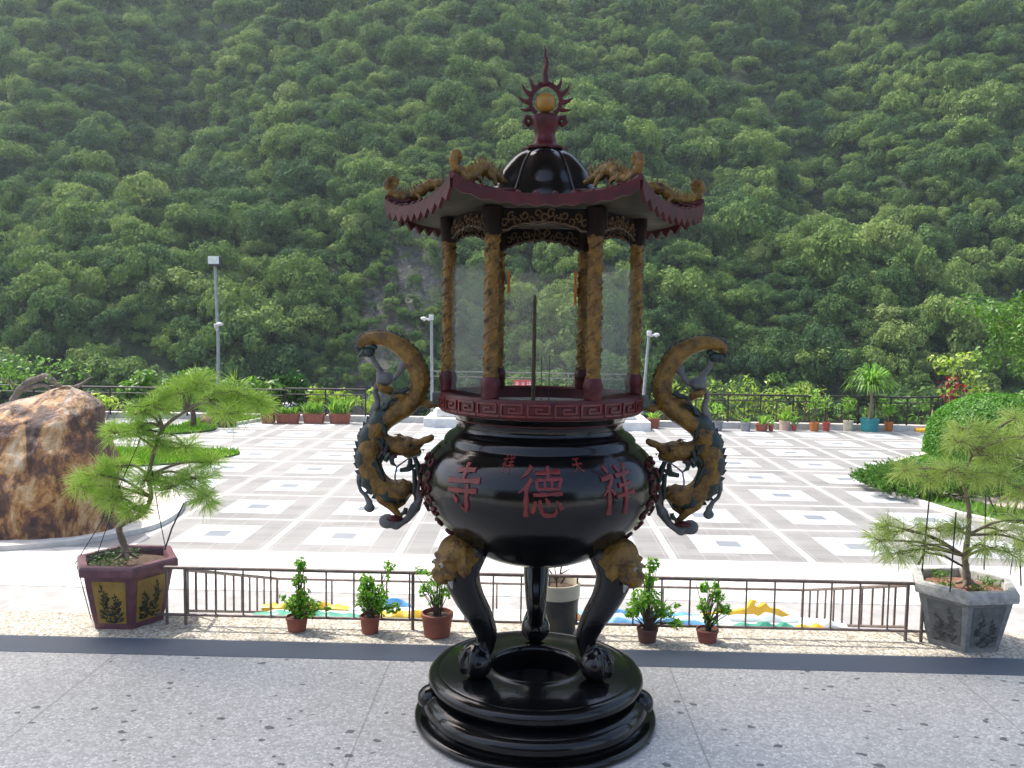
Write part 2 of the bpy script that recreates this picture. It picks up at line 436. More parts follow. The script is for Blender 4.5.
wk = MB(); wk.box((0, 9.97, PZ-.05), (60, 1.608, .1)); tag(wk.build('tiled_walk', walk_mat()), kind='structure')
gw = MB(); gw.box((0, 7.95, PZ-.055), (60, 2.43, .1)); tag(gw.build('grey_walk', M('grey_pavement', (.30, .29, .275), (.22, .215, .205), 5, rough=.8)), kind='structure')
pz = MB(); pz.box((0, 18.2, PZ-.052), (60, 14.84, .1)); tag(pz.build('plaza_paving', plaza_mat()), kind='structure')

# terrain sheet: platform ground, gorge and the wooded mountain side
def hgt(x, y):
    if y < 26.5: return PZ-.3
    if y < 60: t = (y-26.5)/33.5; base = PZ-.6-38*t**.8
    elif y < 118: base = -39.6-1.5*math.sin((y-60)/58*PI)
    else:
        base = -39.6+.80*(y-118)+.0006*(y-118)**2
    if y > 110:
        k = min(1, (y-110)/40)
        v = Vector((x*.011, y*.007, .3))
        base += k*20*noise.noise(v)+k*8*noise.noise(Vector((x*.035, y*.02, 5.1)))
        for (xa, ya, xb, yb, dep, wd) in ((-150, 330, -80, 205, 17, 15), (-20, 330, 40, 200, 13, 14), (120, 330, 62, 190, 13, 14), (40, 300, 95, 170, 11, 12)):
            t = max(0, min(1, ((x-xa)*(xb-xa)+(y-ya)*(yb-ya))/((xb-xa)**2+(yb-ya)**2)))
            d = math.hypot(x-xa-t*(xb-xa), y-ya-t*(yb-ya)); base -= k*dep*math.exp(-(d/wd)**2)
        base += k*noise.noise(Vector((x*.12, y*.1, 2)))*2.5
    return base
def rockmask(x, y):
    """bare slope left of the burner, running down to the right-hand gully"""
    t = (y-140)/62                       # up slope 0..1
    if t < -.1 or t > 1.1: return 0
    cx = -31+16*t if t < .5 else -23+22*(t-.5)
    wd = (11 if t < .45 else 11-8*(t-.45)/.65)
    d = abs(x-cx)/wd
    n = noise.noise(Vector((x*.09, y*.09, 7)))*.75
    return max(0, min(1, (1.05-d+n)*2))*max(0, min(1, (1.1-t)*5))*max(0, min(1, (t+.1)*8))
tv, tf = [], []
ys = [-60, -20, 0, 10, 20, 26.4]+[26.6+3.34*i for i in range(25)]+[112+2.6*i for i in range(120)]+[430, 460, 500, 560, 640]
xs = [-420, -360, -320, -290]+[-270+3.3*i for i in range(165)]+[290, 320, 360, 420]
rk = []
for y in ys:
    for x in xs:
        z = hgt(x, y); r = rockmask(x, y)
        if r > 0:
            n1 = noise.noise(Vector((x*.35, y*.3, z*.35))); n2 = abs(noise.noise(Vector((x*.8, y*.7, 3))))
            z += r*(n1*3+n2*2)
        tv.append((x, y, z)); rk.append(r)
nx = len(xs)
for j in range(len(ys)-1):
    for i in range(nx-1): tf.append((j*nx+i, j*nx+i+1, (j+1)*nx+i+1, (j+1)*nx+i))
def terrain_mat():
    m, nt, b = new_mat('hill_ground')
    v = wpos(nt)
    at_ = nt.nodes.new('ShaderNodeAttribute'); at_.attribute_name = 'rock'
    f = mth(nt, 'ADD', at_.outputs['Fac'], mth(nt, 'MULTIPLY', mth(nt, 'SUBTRACT', nz(nt, v, .35, 6, .7), .5), 1.6))
    rock = ramp(nt, nz(nt, v, .8, 8, .75, .6), [(.3, (.03, .03, .028)), (.5, (.09, .088, .08)), (.62, (.19, .18, .16)), (.75, (.38, .36, .33))])
    grass = ramp(nt, nz(nt, v, 1.2, 6, .7), [(.35, (.035, .06, .018)), (.6, (.10, .125, .045)), (.75, (.17, .165, .08))])
    under = ramp(nt, nz(nt, v, .8, 5), [(.3, (.008, .02, .005)), (.7, (.03, .06, .014))])
    c = mixc(nt, ramp(nt, f, [(.25, (0, 0, 0)), (.5, (1, 1, 1))]), under, grass)
    c = mixc(nt, ramp(nt, f, [(.8, (0, 0, 0)), (1.0, (1, 1, 1))]), c, rock)
    L(nt, c, b.inputs['Base Color']); b.inputs['Roughness'].default_value = .95
    bump(nt, b, nz(nt, v, 1.1, 8, .7), 1.0, 1.5)
    return m
tme = bpy.data.meshes.new('terrain'); tme.from_pydata(tv, [], tf); tme.materials.append(terrain_mat())
a = tme.attributes.new('rock', 'FLOAT', 'POINT'); a.data.foreach_set('value', rk)
terrain = bpy.data.objects.new('terrain', tme); COL.objects.link(terrain); tag(terrain, kind='structure')

# ---- forest: one mass of instanced crowns over the far slope
forest_leaf = leaf_mat('forest_foliage', [(.026, .062, .030), (.048, .098, .034), (.085, .148, .040), (.135, .205, .052), (.21, .275, .085), (.36, .37, .19)], trans=.26, rough=.8, inst=True)
forest_col = bpy.data.collections.new('forest_sources')     # not linked to the scene: only instanced
def crown(seed):
    rng = np.random.default_rng(seed)
    R = 5.0; lobes = []
    n = rng.integers(20, 36)
    H = rng.uniform(.65, 1.05)
    for i in range(n):
        a = rng.random()*2*PI; rr = R*.86*math.sqrt(rng.random()); 
        z = 3.2+H*4.2*math.sqrt(max(.05, 1-(rr/R)**2))*rng.uniform(.7, 1.08)
        s = rng.uniform(.7, 1.55)
        lobes.append(((rr*math.cos(a), rr*math.sin(a), z), (s*1.1, s*1.1, s*.8)))
    for i in range(6):
        a = rng.random()*2*PI; lobes.append(((3.6*math.cos(a), 3.6*math.sin(a), rng.uniform(1.5, 3.6)), (1.5, 1.5, 1.2)))
    P = lobes_leaves(lobes, 6.5, .46, rng, fill=.3, aspect=.7, flat=.4, up=.25)
    return quads_np('forest_crown', P, forest_leaf, parent='none')
NSRC = 8
for i in range(NSRC):
    forest_col.objects.link(crown(100+i))
pts = []; scl = []; rot = []
sp = 3.9
y = 118.
rng = np.random.default_rng(3)
while y < 430:
    s_here = sp*(.92 if y < 200 else 1.0+.25*min(1, (y-200)/200))
    hw = 40+y*.72
    x = -hw+rng.random()*4
    while x < hw:
        px_, py_ = x+rng.uniform(-2.2, 2.2), y+rng.uniform(-2.6, 2.6)
        r = rockmask(px_, py_)
        keep = r < .3 or rng.random() < .10
        if keep:
            s = rng.lognormal(-.52, .36)*(1.0 if y < 200 else 1.0)
            if r > .2: s *= .4
            s = min(max(s, .3), 1.25)
            pts.append((px_, py_, hgt(px_, py_)-2.8*s)); scl.append((s*rng.uniform(.85, 1.15), s*rng.uniform(.85, 1.15), s*rng.uniform(1.05, 1.7))); rot.append((rng.uniform(-.12, .12), rng.uniform(-.12, .12), rng.random()*2*PI))
        x += s_here*(.75+.5*rng.random())*.95
    y += s_here*.80
# undergrowth and scrub on the bare slope and the near gorge wall
for i in range(2600):
    yy = rng.uniform(136, 208); xx = rng.uniform(-48, 0)
    r = rockmask(xx, yy)
    if r > .15 and rng.random() < (.35 if r > .9 else .7)*(.6+noise.noise(Vector((xx*.1, yy*.1, 1)))):
        s = rng.uniform(.12, .36); pts.append((xx, yy, hgt(xx, yy)+r*1.0-.6*s)); scl.append((s, s, s*rng.uniform(1.1, 2.0))); rot.append((0, 0, rng.random()*6))
for i in range(420):
    yy = rng.uniform(29, 62); xx = rng.uniform(-46, 46); s = rng.uniform(.22, .4)
    zz = hgt(xx, yy)-1.5*s
    if zz+9.5*s > PZ+.2: s = max(.12, (PZ-zz)/9.5)
    pts.append((xx, yy, zz)); scl.append((s, s, s)); rot.append((0, 0, rng.random()*6))
fm = bpy.data.meshes.new('forest'); fm.from_pydata(pts, [], [])
for nm, arr in (('scl', scl), ('rot', rot)):
    at_ = fm.attributes.new(nm, 'FLOAT_VECTOR', 'POINT'); at_.data.foreach_set('vector', np.array(arr, np.float32).ravel())
at_ = fm.attributes.new('idx', 'INT', 'POINT'); at_.data.foreach_set('value', rng.integers(0, NSRC, len(pts)).astype(np.int32))
forest = bpy.data.objects.new('forest', fm); COL.objects.link(forest)
tag(forest, 'dense green forest covering the whole mountainside beyond the plaza', 'forest', kind='stuff')
ng = bpy.data.node_groups.new('forest', 'GeometryNodeTree')
ng.interface.new_socket('Geometry', in_out='INPUT', socket_type='NodeSocketGeometry')
ng.interface.new_socket('Geometry', in_out='OUTPUT', socket_type='NodeSocketGeometry')
gi = ng.nodes.new('NodeGroupInput'); go = ng.nodes.new('NodeGroupOutput')
ci = ng.nodes.new('GeometryNodeCollectionInfo'); ci.inputs[0].default_value = forest_col; ci.inputs[1].default_value = True; ci.inputs[2].default_value = True
ip = ng.nodes.new('GeometryNodeInstanceOnPoints'); ip.inputs['Pick Instance'].default_value = True
def named(t, nm):
    n = ng.nodes.new('GeometryNodeInputNamedAttribute'); n.data_type = t; n.inputs[0].default_value = nm; return n.outputs[0]
e2r = ng.nodes.new('FunctionNodeEulerToRotation')
ng.links.new(gi.outputs[0], ip.inputs['Points']); ng.links.new(ci.outputs[0], ip.inputs['Instance'])
ng.links.new(named('INT', 'idx'), ip.inputs['Instance Index']); ng.links.new(named('FLOAT_VECTOR', 'rot'), e2r.inputs[0])
ng.links.new(e2r.outputs[0], ip.inputs['Rotation']); ng.links.new(named('FLOAT_VECTOR', 'scl'), ip.inputs['Scale'])
ng.links.new(ip.outputs[0], go.inputs[0])
md = forest.modifiers.new('gn', 'NODES'); md.node_group = ng
print('forest instances', len(pts))

# air between the temple and the mountain
hz = MB(); hz.box((0, 290, 155), (900, 720, 400))
hzo = hz.build('haze', None); hzo.data.materials.clear()
hm = bpy.data.materials.new('haze'); hm.use_nodes = True; hn = hm.node_tree
hn.nodes.remove(hn.nodes['Principled BSDF']); pv = hn.nodes.new('ShaderNodeVolumePrincipled')
pv.inputs['Color'].default_value = (.78, .92, 1, 1); pv.inputs['Density'].default_value = .0002; pv.inputs['Anisotropy'].default_value = .3
hn.links.new(pv.outputs[0], hn.nodes['Material Output'].inputs['Volume'])
hzo.data.materials.append(hm); tag(hzo, 'thin blue haze in the air before the mountain', 'haze', kind='stuff')

# unseen temple roof, shaped for light on the floor; wall added to darken reflections
tw = M('shade_roof_red', (.16, .05, .04), (.11, .04, .03), 4, rough=.6)
plaster = M('shade_roof_dark', (.12, .09, .065), (.08, .06, .045), 3, rough=.8)  # dark underside keeps fill and reflections off the burner
tt = empty('shade_roof', (0, 0, 0)); tag(tt, 'unseen roof above the viewer, shaped to shade the terrazzo floor, with added dark wall behind', 'shade roof')
rb = MB(); rb.box((-1.75, 3.73, 6.75), (12, 4.48, .3)); rb.build('roof', plaster, tt)  # kept small, open and high so sky light reaches floor and dome
bb = MB()
for yy in (5.6, 1.7): bb.box((-1.75, yy, 6.49), (12, .25, .22))
bb.build('beam', tw, tt)
for xx in (-6.6, 3.9):
    k = MB(); k.lathe([(.22, 0), (.22, .1), (.17, .14), (.17, 6.37)], 20, (xx, 1.7, 0)); k.build('column', tw, tt, 40)

wb = MB(); wb.box((-1, -6.6, 2.0), (15, .3, 4.0)); wb.build('wall', M('added_dark_wall', (.035, .02, .016), (.02, .012, .01), 4, rough=.6), tt)  # added unseen dark wall, dims the bowl's reflections and front fill

# ================================================================ INCENSE BURNER
AX, AY = 0.042, 3.289
B = empty('incense_burner', (AX, AY, 0))
tag(B, 'tall black incense burner with gold dragon handles and pavilion roof at centre of the floor', 'incense burner')
def K(x, y, Yd):                    # burner-local survey point
    p = at(x, y, Yd); return Vector((p.x-AX, p.y-AY, p.z))
# --- base
b = MB()
b.lathe([(.0, .002), (.466, .002), (.475, .008), (.477, .02), (.472, .03), (.460, .034), (.450, .032), (.436, .03), (.428, .036), (.438, .05), (.444, .068), (.442, .086), (.432, .103), (.416, .116), (.398, .122), (.382, .124), (.376, .13), (.378, .136), (.392, .14), (.41, .147), (.421, .158), (.424, .17), (.421, .182), (.412, .192), (.398, .199), (.386, .2), (.381, .197), (.375, .2), (.22, .208), (.2, .209), (.192, .213), (.182, .214), (.174, .209), (.17, .198), (.168, .12), (.0, .11)], 96)
base = b.build('base', black_gloss, B, 50)
for a in (-9, 189, 62, 118):
    t = math.radians(a); b = MB(); b.sphere((.408*math.cos(t), .408*math.sin(t), .092), (.058, .058, .05), 20, 14); b.build('base_boss', black_gloss, base, 60)
# long moulded panels between the bosses
for a0, a1 in ((-152, -28), (12, 48), (132, 168)):
    b = MB(); pts_ = []
    rr = []
    for i in range(25):
        t = math.radians(a0+(a1-a0)*i/24); pts_.append((.418*math.cos(t), .418*math.sin(t), .074)); rr.append(.036*min(1, min(i, 24-i)/3+.25))
    b.tube(pts_, rr, 12); b.build('base_moulding', black_gloss, base, 60)
# --- legs with lion masks
for ang in (90, 210, 330):
    t = math.radians(ang); ct, st_ = math.cos(t), math.sin(t)
    prof = cat_rom([(.27, .745, .07), (.315, .69, .078), (.33, .62, .07), (.30, .53, .058), (.25, .44, .05), (.222, .37, .042), (.225, .32, .034), (.24, .29, .034)], 5)
    m_ = MB(); m_.tube([(r*ct, r*st_, z) for r, z, _ in prof], [q[2] for q in prof], 16)
    m_.sphere((.262*ct, .262*st_, .262), (.062, .062, .06), 20, 14)
    # claws over the ball
    for k in (-1, 0, 1):
        ta = t+k*.75
        pc = [(.262*ct+q[0]*math.cos(ta), .262*st_+q[0]*math.sin(ta), q[1]) for q in ((.01, .33), (.045, .315), (.066, .28), (.066, .245), (.058, .222))]
        m_.tube(pc, [.014, .013, .010, .008, .004], 8)
    # raised ridge along the front
    m_.tube([((r+.9*w_)*ct, (r+.9*w_)*st_, z) for r, z, w_ in prof[6:]], .008, 6)
    leg = m_.build('leg', black_gloss, B, 60); fuse(leg, .006, 4)
    # lion mask: fused lumps, then eyes, tooth
    m_ = MB(); Rz = Matrix.Rotation(t, 3, 'Z')
    def lp(r, s, z): return Vector((r*ct-s*st_, r*st_+s*ct, z))
    m_.sphere(lp(.345, 0, .70), (.075, .085, .07), 16, 12, R=Rz); m_.box(lp(.362, 0, .70), (.09, .125, .085), t, bev=.03)
    m_.sphere(lp(.385, 0, .655), (.05, .062, .055), 16, 12, R=Rz)      # face
    m_.sphere(lp(.418, 0, .622), (.028, .044, .03), 14, 10, R=Rz)     # muzzle
    m_.sphere(lp(.436, 0, .638), (.016, .02, .015), 10, 8, R=Rz)      # nose
    m_.sphere(lp(.40, 0, .60), (.03, .036, .012), 12, 8, R=Rz)        # chin
    for s in (-1, 1):
        m_.sphere(lp(.405, s*.036, .69), (.022, .026, .012), 10, 8, R=Rz)       # brow
        m_.sphere(lp(.355, s*.078, .655), (.028, .018, .026), 10, 8, R=Rz)      # ear
        m_.sphere(lp(.395, s*.045, .63), (.022, .018, .018), 10, 8, R=Rz)     # cheek
        for j in range(4):
            m_.tube([lp(.33-.01*j, s*(.05+.008*j), .75-.02*j), lp(.36, s*(.075+.004*j), .72-.022*j), lp(.36, s*(.085), .69-.022*j)], [.008, .011, .004], 6)
    mk = m_.build('lion_mask', gold, leg); fuse(mk, .0045, 2)
    for s in (-1, 1):
        m_ = MB(); m_.sphere(lp(.425, s*.030, .668), (.0105, .0105, .0105), 12, 8)
        m_.sphere(lp(.434, s*.032, .667), (.0048, .0048, .0048), 10, 8, mi=1)
        m_.build('eye', [M('eye_white', (.3, .27, .2), (.2, .18, .14), 20, rough=.3), M('pupil_black', (.01, .01, .01), None, 5, rough=.2)], leg, 60)
    for s in (-1, 1):
        m_ = MB(); m_.tube([lp(.40, s*.052, .612), lp(.395, s*.058, .585)], [.011, .003], 6)
        m_.build('fang', M('fang_white', (.3, .3, .28), (.24, .24, .22), 20, rough=.4), leg, 60)
# --- bowl
bprof = cat_rom([(.002, .628), (.12, .634), (.21, .66), (.275, .695), (.35, .755), (.415, .825), (.45, .885), (.461, .94), (.452, 1.0), (.425, 1.055), (.39, 1.09)], 5)
bprof = [tuple(q) for q in bprof]+[(.378, 1.096), (.372, 1.104), (.37, 1.118), (.355, 1.135), (.335, 1.145), (.328, 1.15), (.322, 1.165), (.325, 1.185), (.335, 1.2), (.346, 1.215), (.346, 1.225)]
inner = [(.30, 1.225), (.296, 1.2), (.29, 1.17), (.002, 1.16)]
b = MB(); b.lathe(bprof, 96); bowl = b.build('bowl', black_gloss, B, 35)
b = MB(); b.lathe([(.346, 1.225), (.385, 1.222), (.39, 1.228), (.39, 1.284), (.386, 1.291), (.352, 1.291), (.346, 1.284), (.344, 1.235), (.33, 1.19)], 96); rim = b.build('rim_ring', red_paint, B, 35)
b = MB(); b.lathe([(.345, 1.243), (.2, 1.252), (.002, 1.257)], 48, rmod=lambda th, z, r: 1); b.build('ash', M('incense_ash', (.16, .15, .14), (.07, .065, .06), 30, rough=1, bm=.6, bs=50), bowl, 40)
# meander pattern raised on the ring
b = MB(); nk = 26; rr_ = .392
def bar(th0, z0, th1, z1, w_=.0065):
    n = 3; P = []
    for d in (0, .0045):
        for i in range(n):
            th = th0+(th1-th0)*i/(n-1); z = z0+(z1-z0)*i/(n-1)
            if abs(z1-z0) < 1e-6: e = [(th, z-w_/2), (th, z+w_/2)]
            else: e = [(th-w_/2/rr_, z), (th+w_/2/rr_, z)]
            for a_, zz in e: P.append(((rr_-.001+d)*math.cos(a_), (rr_-.001+d)*math.sin(a_), zz))
    F = []
    for i in range(n-1):
        q = 2*n; F += [(q+2*i, q+2*i+1, q+2*i+3, q+2*i+2), (2*i, q+2*i, q+2*i+2, 2*i+2), (2*i+1, 2*i+3, q+2*i+3, q+2*i+1)]
    F += [(0, 1, 2*n+1, 2*n), (2*n-2, 4*n-2, 4*n-1, 2*n-1)]
    b.add(P, F)
for k in range(nk):
    t0 = 2*PI*k/nk; u = 2*PI/nk
    zl, zh, zm = 1.236, 1.276, 1.256
    bar(t0, zh, t0+.78*u, zh); bar(t0+.78*u, zh, t0+.78*u, zl+.012); bar(t0+.3*u, zl+.012, t0+.78*u, zl+.012); bar(t0+.3*u, zl+.012, t0+.3*u, zm+.006)
    bar(t0+.3*u, zm+.006, t0+.56*u, zm+.006); bar(t0, zh, t0, zl); bar(t0, zl, t0+u*.92, zl)
b.build('meander_pattern', M('red_relief', (.13, .014, .013), (.07, .008, .009), 20, rough=.4), rim)
# --- characters on the bowl
G_si = [[(.24, .82, .05), (.5, .85, .045), (.78, .87, .05)], [(.5, 1.0, .05), (.5, .8, .05), (.5, .62, .045)], [(.03, .60, .055), (.5, .63, .045), (.98, .67, .06)],
        [(.08, .40, .05), (.5, .43, .045), (.93, .46, .055)], [(.66, .58, .055), (.67, .3, .05), (.665, .06, .055), (.6, .03, .035), (.5, .12, .012)], [(.27, .32, .02), (.34, .25, .045), (.4, .17, .05)]]
G_tian = [[(.2, .82, .05), (.5, .84, .045), (.8, .87, .05)], [(.06, .5, .05), (.5, .54, .045), (.95, .57, .055)], [(.5, .82, .05), (.48, .5, .05), (.32, .22, .04), (.08, .04, .012)], [(.5, .5, .03), (.68, .25, .05), (.96, .05, .06)]]
G_xiang = [[(.18, .99, .03), (.24, .93, .045), (.29, .87, .045)], [(.05, .74, .05), (.2, .76, .045), (.36, .79, .05), (.24, .58, .035), (.04, .4, .012)], [(.22, .6, .05), (.22, .3, .05), (.22, .0, .055)], [(.27, .54, .02), (.33, .48, .04), (.39, .42, .045)],
           [(.54, .99, .025), (.59, .93, .045), (.63, .87, .045)], [(.9, 1.0, .05), (.85, .93, .04), (.76, .85, .015)], [(.48, .79, .045), (.7, .81, .04), (.96, .83, .05)], [(.52, .59, .045), (.7, .6, .04), (.93, .62, .048)],
           [(.43, .37, .045), (.7, .4, .04), (1.0, .43, .055)], [(.72, .81, .045), (.72, .4, .05), (.72, -.02, .055)]]
G_de = [[(.28, .99, .045), (.2, .88, .04), (.05, .76, .012)], [(.30, .76, .045), (.2, .62, .04), (.02, .48, .012)], [(.19, .6, .05), (.19, .3, .05), (.19, .0, .05)],
        [(.38, .86, .04), (.66, .875, .036), (.96, .895, .045)], [(.67, 1.0, .045), (.67, .88, .04), (.67, .76, .04)],
        [(.41, .74, .04), (.42, .65, .035), (.44, .56, .035)], [(.41, .735, .035), (.68, .745, .032), (.95, .755, .045), (.93, .66, .035), (.91, .56, .035)], [(.44, .565, .03), (.68, .57, .03), (.92, .575, .03)],
        [(.59, .74, .03), (.595, .65, .028), (.6, .57, .028)], [(.76, .74, .03), (.755, .65, .028), (.75, .57, .028)], [(.35, .45, .04), (.66, .465, .034), (.99, .485, .045)],
        [(.4, .33, .03), (.37, .2, .045), (.32, .08, .05)], [(.49, .35, .03), (.52, .16, .04), (.6, .05, .045), (.78, .04, .045), (.85, .1, .035), (.84, .22, .012)], [(.62, .39, .02), (.66, .33, .036), (.7, .26, .042)], [(.85, .34, .02), (.92, .26, .04), (.98, .16, .05)]]
def bowl_r(z):
    for (r0, z0), (r1, z1) in zip([q[:2] for q in bprof], [q[:2] for q in bprof][1:]):
        if z0 <= z <= z1: return r0+(r1-r0)*(z-z0)/max(z1-z0, 1e-6)
    return .45
def glyph(mb, strokes, phi0, z0, size, lift=.006, asp=.9):
    for si, stt in enumerate(strokes):
        pp = cat_rom(stt, 5); n = len(pp); V = []
        for i, q in enumerate(pp):
            t = pp[min(i+1, n-1)][:2]-pp[max(i-1, 0)][:2]; t = t/max(np.linalg.norm(t), 1e-9); nn = np.array((-t[1], t[0]))
            wob = 1+.18*math.sin(i*1.3+si)
            for sgn, h in ((-1, 0), (-.8, 1), (.8, 1), (1, 0)):
                u, v_ = q[:2]+nn*q[2]*sgn*wob*1.12
                z = z0+(v_-.5)*size; r = bowl_r(z)-.001+h*(lift+si*.00015); ph = phi0+(u-.5)*size*asp/.45
                V.append((r*math.cos(ph), r*math.sin(ph), z))
        F = [(4*i+k, 4*i+k+1, 4*i+k+5, 4*i+k+4) for i in range(n-1) for k in range(3)]+[(0, 1, 2, 3), (4*n-1, 4*n-2, 4*n-3, 4*n-4)]
        mb.add(V, F)
FR = -PI/2
for st_k, ph, z, s, nm in ((G_de, 0, .988, .168, 'large_character'), (G_xiang, math.radians(36.5), .985, .165, 'large_character'), (G_si, math.radians(-36.5), .985, .165, 'large_character'),
                       (G_xiang, math.radians(-16), 1.074, .054, 'small_character'), (G_tian, math.radians(18), 1.074, .05, 'small_character')):
    g = MB(); glyph(g, st_k, FR+ph, z, s, .006 if s > .1 else .003); g.build(nm, red_bright, bowl, 50)
# relief scrolls down both flanks of the bowl
for sgn in (-1, 1):
    for j in range(7):
        z = 1.04-.045*j; r = bowl_r(z)
        for dphi in ((66, 82) if j < 5 else (74,)):
            ph = FR+sgn*math.radians(dphi-j*1.5)
            P = []
            for i in range(10):
                a_ = i*.62+j+dphi; rad_ = .018*(1-.07*i)
                zz = z+rad_*math.sin(a_); p2 = ph+rad_*math.cos(a_)*1.4/r; r2 = bowl_r(zz)+.003
                P.append((r2*math.cos(p2), r2*math.sin(p2), zz))
            g = MB(); g.tube(P, .0065, 6); g.build('relief_scroll', red_paint, bowl, 60)
# --- columns, panes, frieze
def hexp(r, k, off=0): a = math.radians(60*k)+off; return Vector((r*math.cos(a), r*math.sin(a), 0))
RC = .36
for k in range(6):
    p = hexp(RC, k)
    m_ = MB(); m_.lathe([(.02, 1.29), (.0245, 1.36), (.0245, 1.94)], 18, p)
    for ph0 in (0, PI):
        n = 90; P = []; rr = []
        for i in range(n):
            t = i/(n-1); a_ = ph0+t*2*PI*5.5; P.append((p.x+.0235*math.cos(a_), p.y+.0235*math.sin(a_), 1.365+t*.53)); rr.append(.0055+.0022*math.sin(i*1.9))
        m_.tube(P, rr, 6)
    rng = np.random.default_rng(40+k)
    for i in range(60):
        a_ = rng.random()*2*PI; m_.sphere((p.x+.025*math.cos(a_), p.y+.025*math.sin(a_), rng.uniform(1.37, 1.9)), (.006, .006, .009), 6, 5)
    c = m_.build('column', gold, B, 60)
    m_ = MB(); m_.lathe([(.03, 1.29), (.034, 1.3), (.03, 1.312), (.034, 1.325), (.036, 1.34), (.031, 1.36), (.026, 1.368)], 18, p)
    m_.build('column_base', red_paint, c, 50)
    m_ = MB(); m_.lathe([(.026, 1.86), (.031, 1.868), (.033, 1.90), (.037, 1.93), (.037, 1.958)], 18, p); m_.build('capital', M('capital_dark', (.014, .006, .004), (.005, .004, .003), 30, rough=.6, bm=.5, bs=70, spec=.15), c, 50)
def glass_mat():
    m, nt, b = new_mat('dusty_glass')
    out = nt.nodes['Material Output']; nt.nodes.remove(b)
    tr = nt.nodes.new('ShaderNodeBsdfTransparent'); df = nt.nodes.new('ShaderNodeBsdfDiffuse'); df.inputs[0].default_value = (.6, .62, .6, 1)
    tl = nt.nodes.new('ShaderNodeBsdfTranslucent'); tl.inputs[0].default_value = (.7, .72, .7, 1)
    gl = nt.nodes.new('ShaderNodeBsdfGlossy'); gl.inputs['Roughness'].default_value = .05
    tr.inputs[0].default_value = (.93, .95, .93, 1)
    v = ocoord(nt); f = mth(nt, 'MULTIPLY_ADD', nz(nt, v, 7, 4), .12); nt.nodes[-1].inputs[2].default_value = .015
    f = [n for n in nt.nodes if n.bl_idname == 'ShaderNodeMath'][-1].outputs[0]
    a = nt.nodes.new('ShaderNodeMixShader'); a.inputs[0].default_value = .6; L(nt, df.outputs[0], a.inputs[1]); L(nt, tl.outputs[0], a.inputs[2])
    m1 = nt.nodes.new('ShaderNodeMixShader'); L(nt, f, m1.inputs[0]); L(nt, tr.outputs[0], m1.inputs[1]); L(nt, a.outputs[0], m1.inputs[2])
    m2 = nt.nodes.new('ShaderNodeMixShader'); m2.inputs[0].default_value = .03; L(nt, m1.outputs[0], m2.inputs[1]); L(nt, gl.outputs[0], m2.inputs[2])
    L(nt, m2.outputs[0], out.inputs[0]); return m
gm = glass_mat()
carve_gold = M('dull_carved_gold', (.12, .065, .02), (.04, .02, .008), 40, rough=.55, bm=.4, bs=90)
dark_wood = M('dark_carving', (.010, .007, .006), (.005, .004, .004), 30, rough=.6, spec=.15)
for k in range(6):
    a_, b_ = hexp(RC, k), hexp(RC, k+1)
    d = (b_-a_).normalized(); n_ = Vector((d.y, -d.x, 0)); mid = (a_+b_)/2; ang = math.atan2(d.y, d.x)
    if k != 4:                                                  # open at the front for offerings
        g = MB(); g.box(mid+Vector((0, 0, 1.535)), ((b_-a_).length-.058, .003, .47), ang); g.build('glass_pane', gm, B)
    # frieze: arched carved board with scrolls
    f = MB(); Lh = (b_-a_).length/2-.03
    top = 1.955; poly = [(-Lh, top), (-Lh, 1.865)]
    for i in range(17):
        u = -1+2*i/16; z = 1.872+.035*(1-abs(u)**1.8)-.006*abs(math.sin(i*PI/2)); poly.append((u*Lh*.97, z))
    poly += [(Lh, 1.865), (Lh, top)]
    fr = None
    f.prism(poly, -.004, .004, lambda u, v, dd: mid+d*u+n_*dd+Vector((0, 0, v)))
    fr = f.build('frieze', dark_wood, B)
    s_ = MB()
    for side in (-1, 1):
        rng = np.random.default_rng(60+k)
        for i in range(13):
            u0 = -Lh+2*Lh*(i+.5)/13; cz = 1.928-.0+(.012 if i % 2 else -.006)-.02*abs(u0/Lh)
            P = []
            for j in range(12):
                t = j*.6; r_ = .015*(1-.06*j); P.append(mid+d*(u0+r_*math.cos(t+i))+n_*side*(.006)+Vector((0, 0, cz+r_*1.15*math.sin(t+i))))
            s_.tube(P, .0032, 5)
        s_.tube([mid+d*u+n_*side*.005+Vector((0, 0, v+.006)) for u, v in poly[2:-2]], .0035, 5)
    s_.build('carved_scroll', carve_gold, fr, 60)
# --- roof
NS = 14
def eave(k, t, r, drop=0):
    """point on side k (0..1 along), r = corner radius; ends lifted"""
    a_, b_ = hexp(r, k), hexp(r, k+1); p = a_.lerp(b_, t); e = abs(2*t-1)
    return p+Vector((0, 0, 1.962+.06*e**2.6*(r/.6)**2+drop))
rad_lv = [(.60, 0, 1), (.50, .008, .6), (.40, .02, .35), (.30, .036, .12), (.225, .055, 0)]
b = MB(); und = MB()
for k in range(6):
    V = []
    for (r, up, lf) in rad_lv:
        for i in range(NS+1):
            t = i/NS; a_, c_ = hexp(r, k), hexp(r, k+1); p = a_.lerp(c_, t); e = abs(2*t-1)
            V.append(p+Vector((0, 0, 1.966+up+.052*e**2.6*lf)))
    n = NS+1
    b.add(V, [(j*n+i, j*n+i+1, (j+1)*n+i+1, (j+1)*n+i) for j in range(len(rad_lv)-1) for i in range(NS)])
    V = []
    for (r, zz, lf) in ((.592, 1.945, 1), (.48, 1.952, .45), (.36, 1.957, .1), (.05, 1.96, 0)):
        for i in range(NS+1):
            t = i/NS; a_, c_ = hexp(r, k), hexp(r, k+1); p = a_.lerp(c_, t); e = abs(2*t-1)
            V.append(p+Vector((0, 0, zz+.052*e**2.6*lf)))
    und.add(V, [((j+1)*n+i, (j+1)*n+i+1, j*n+i+1, j*n+i) for j in range(3) for i in range(NS)])
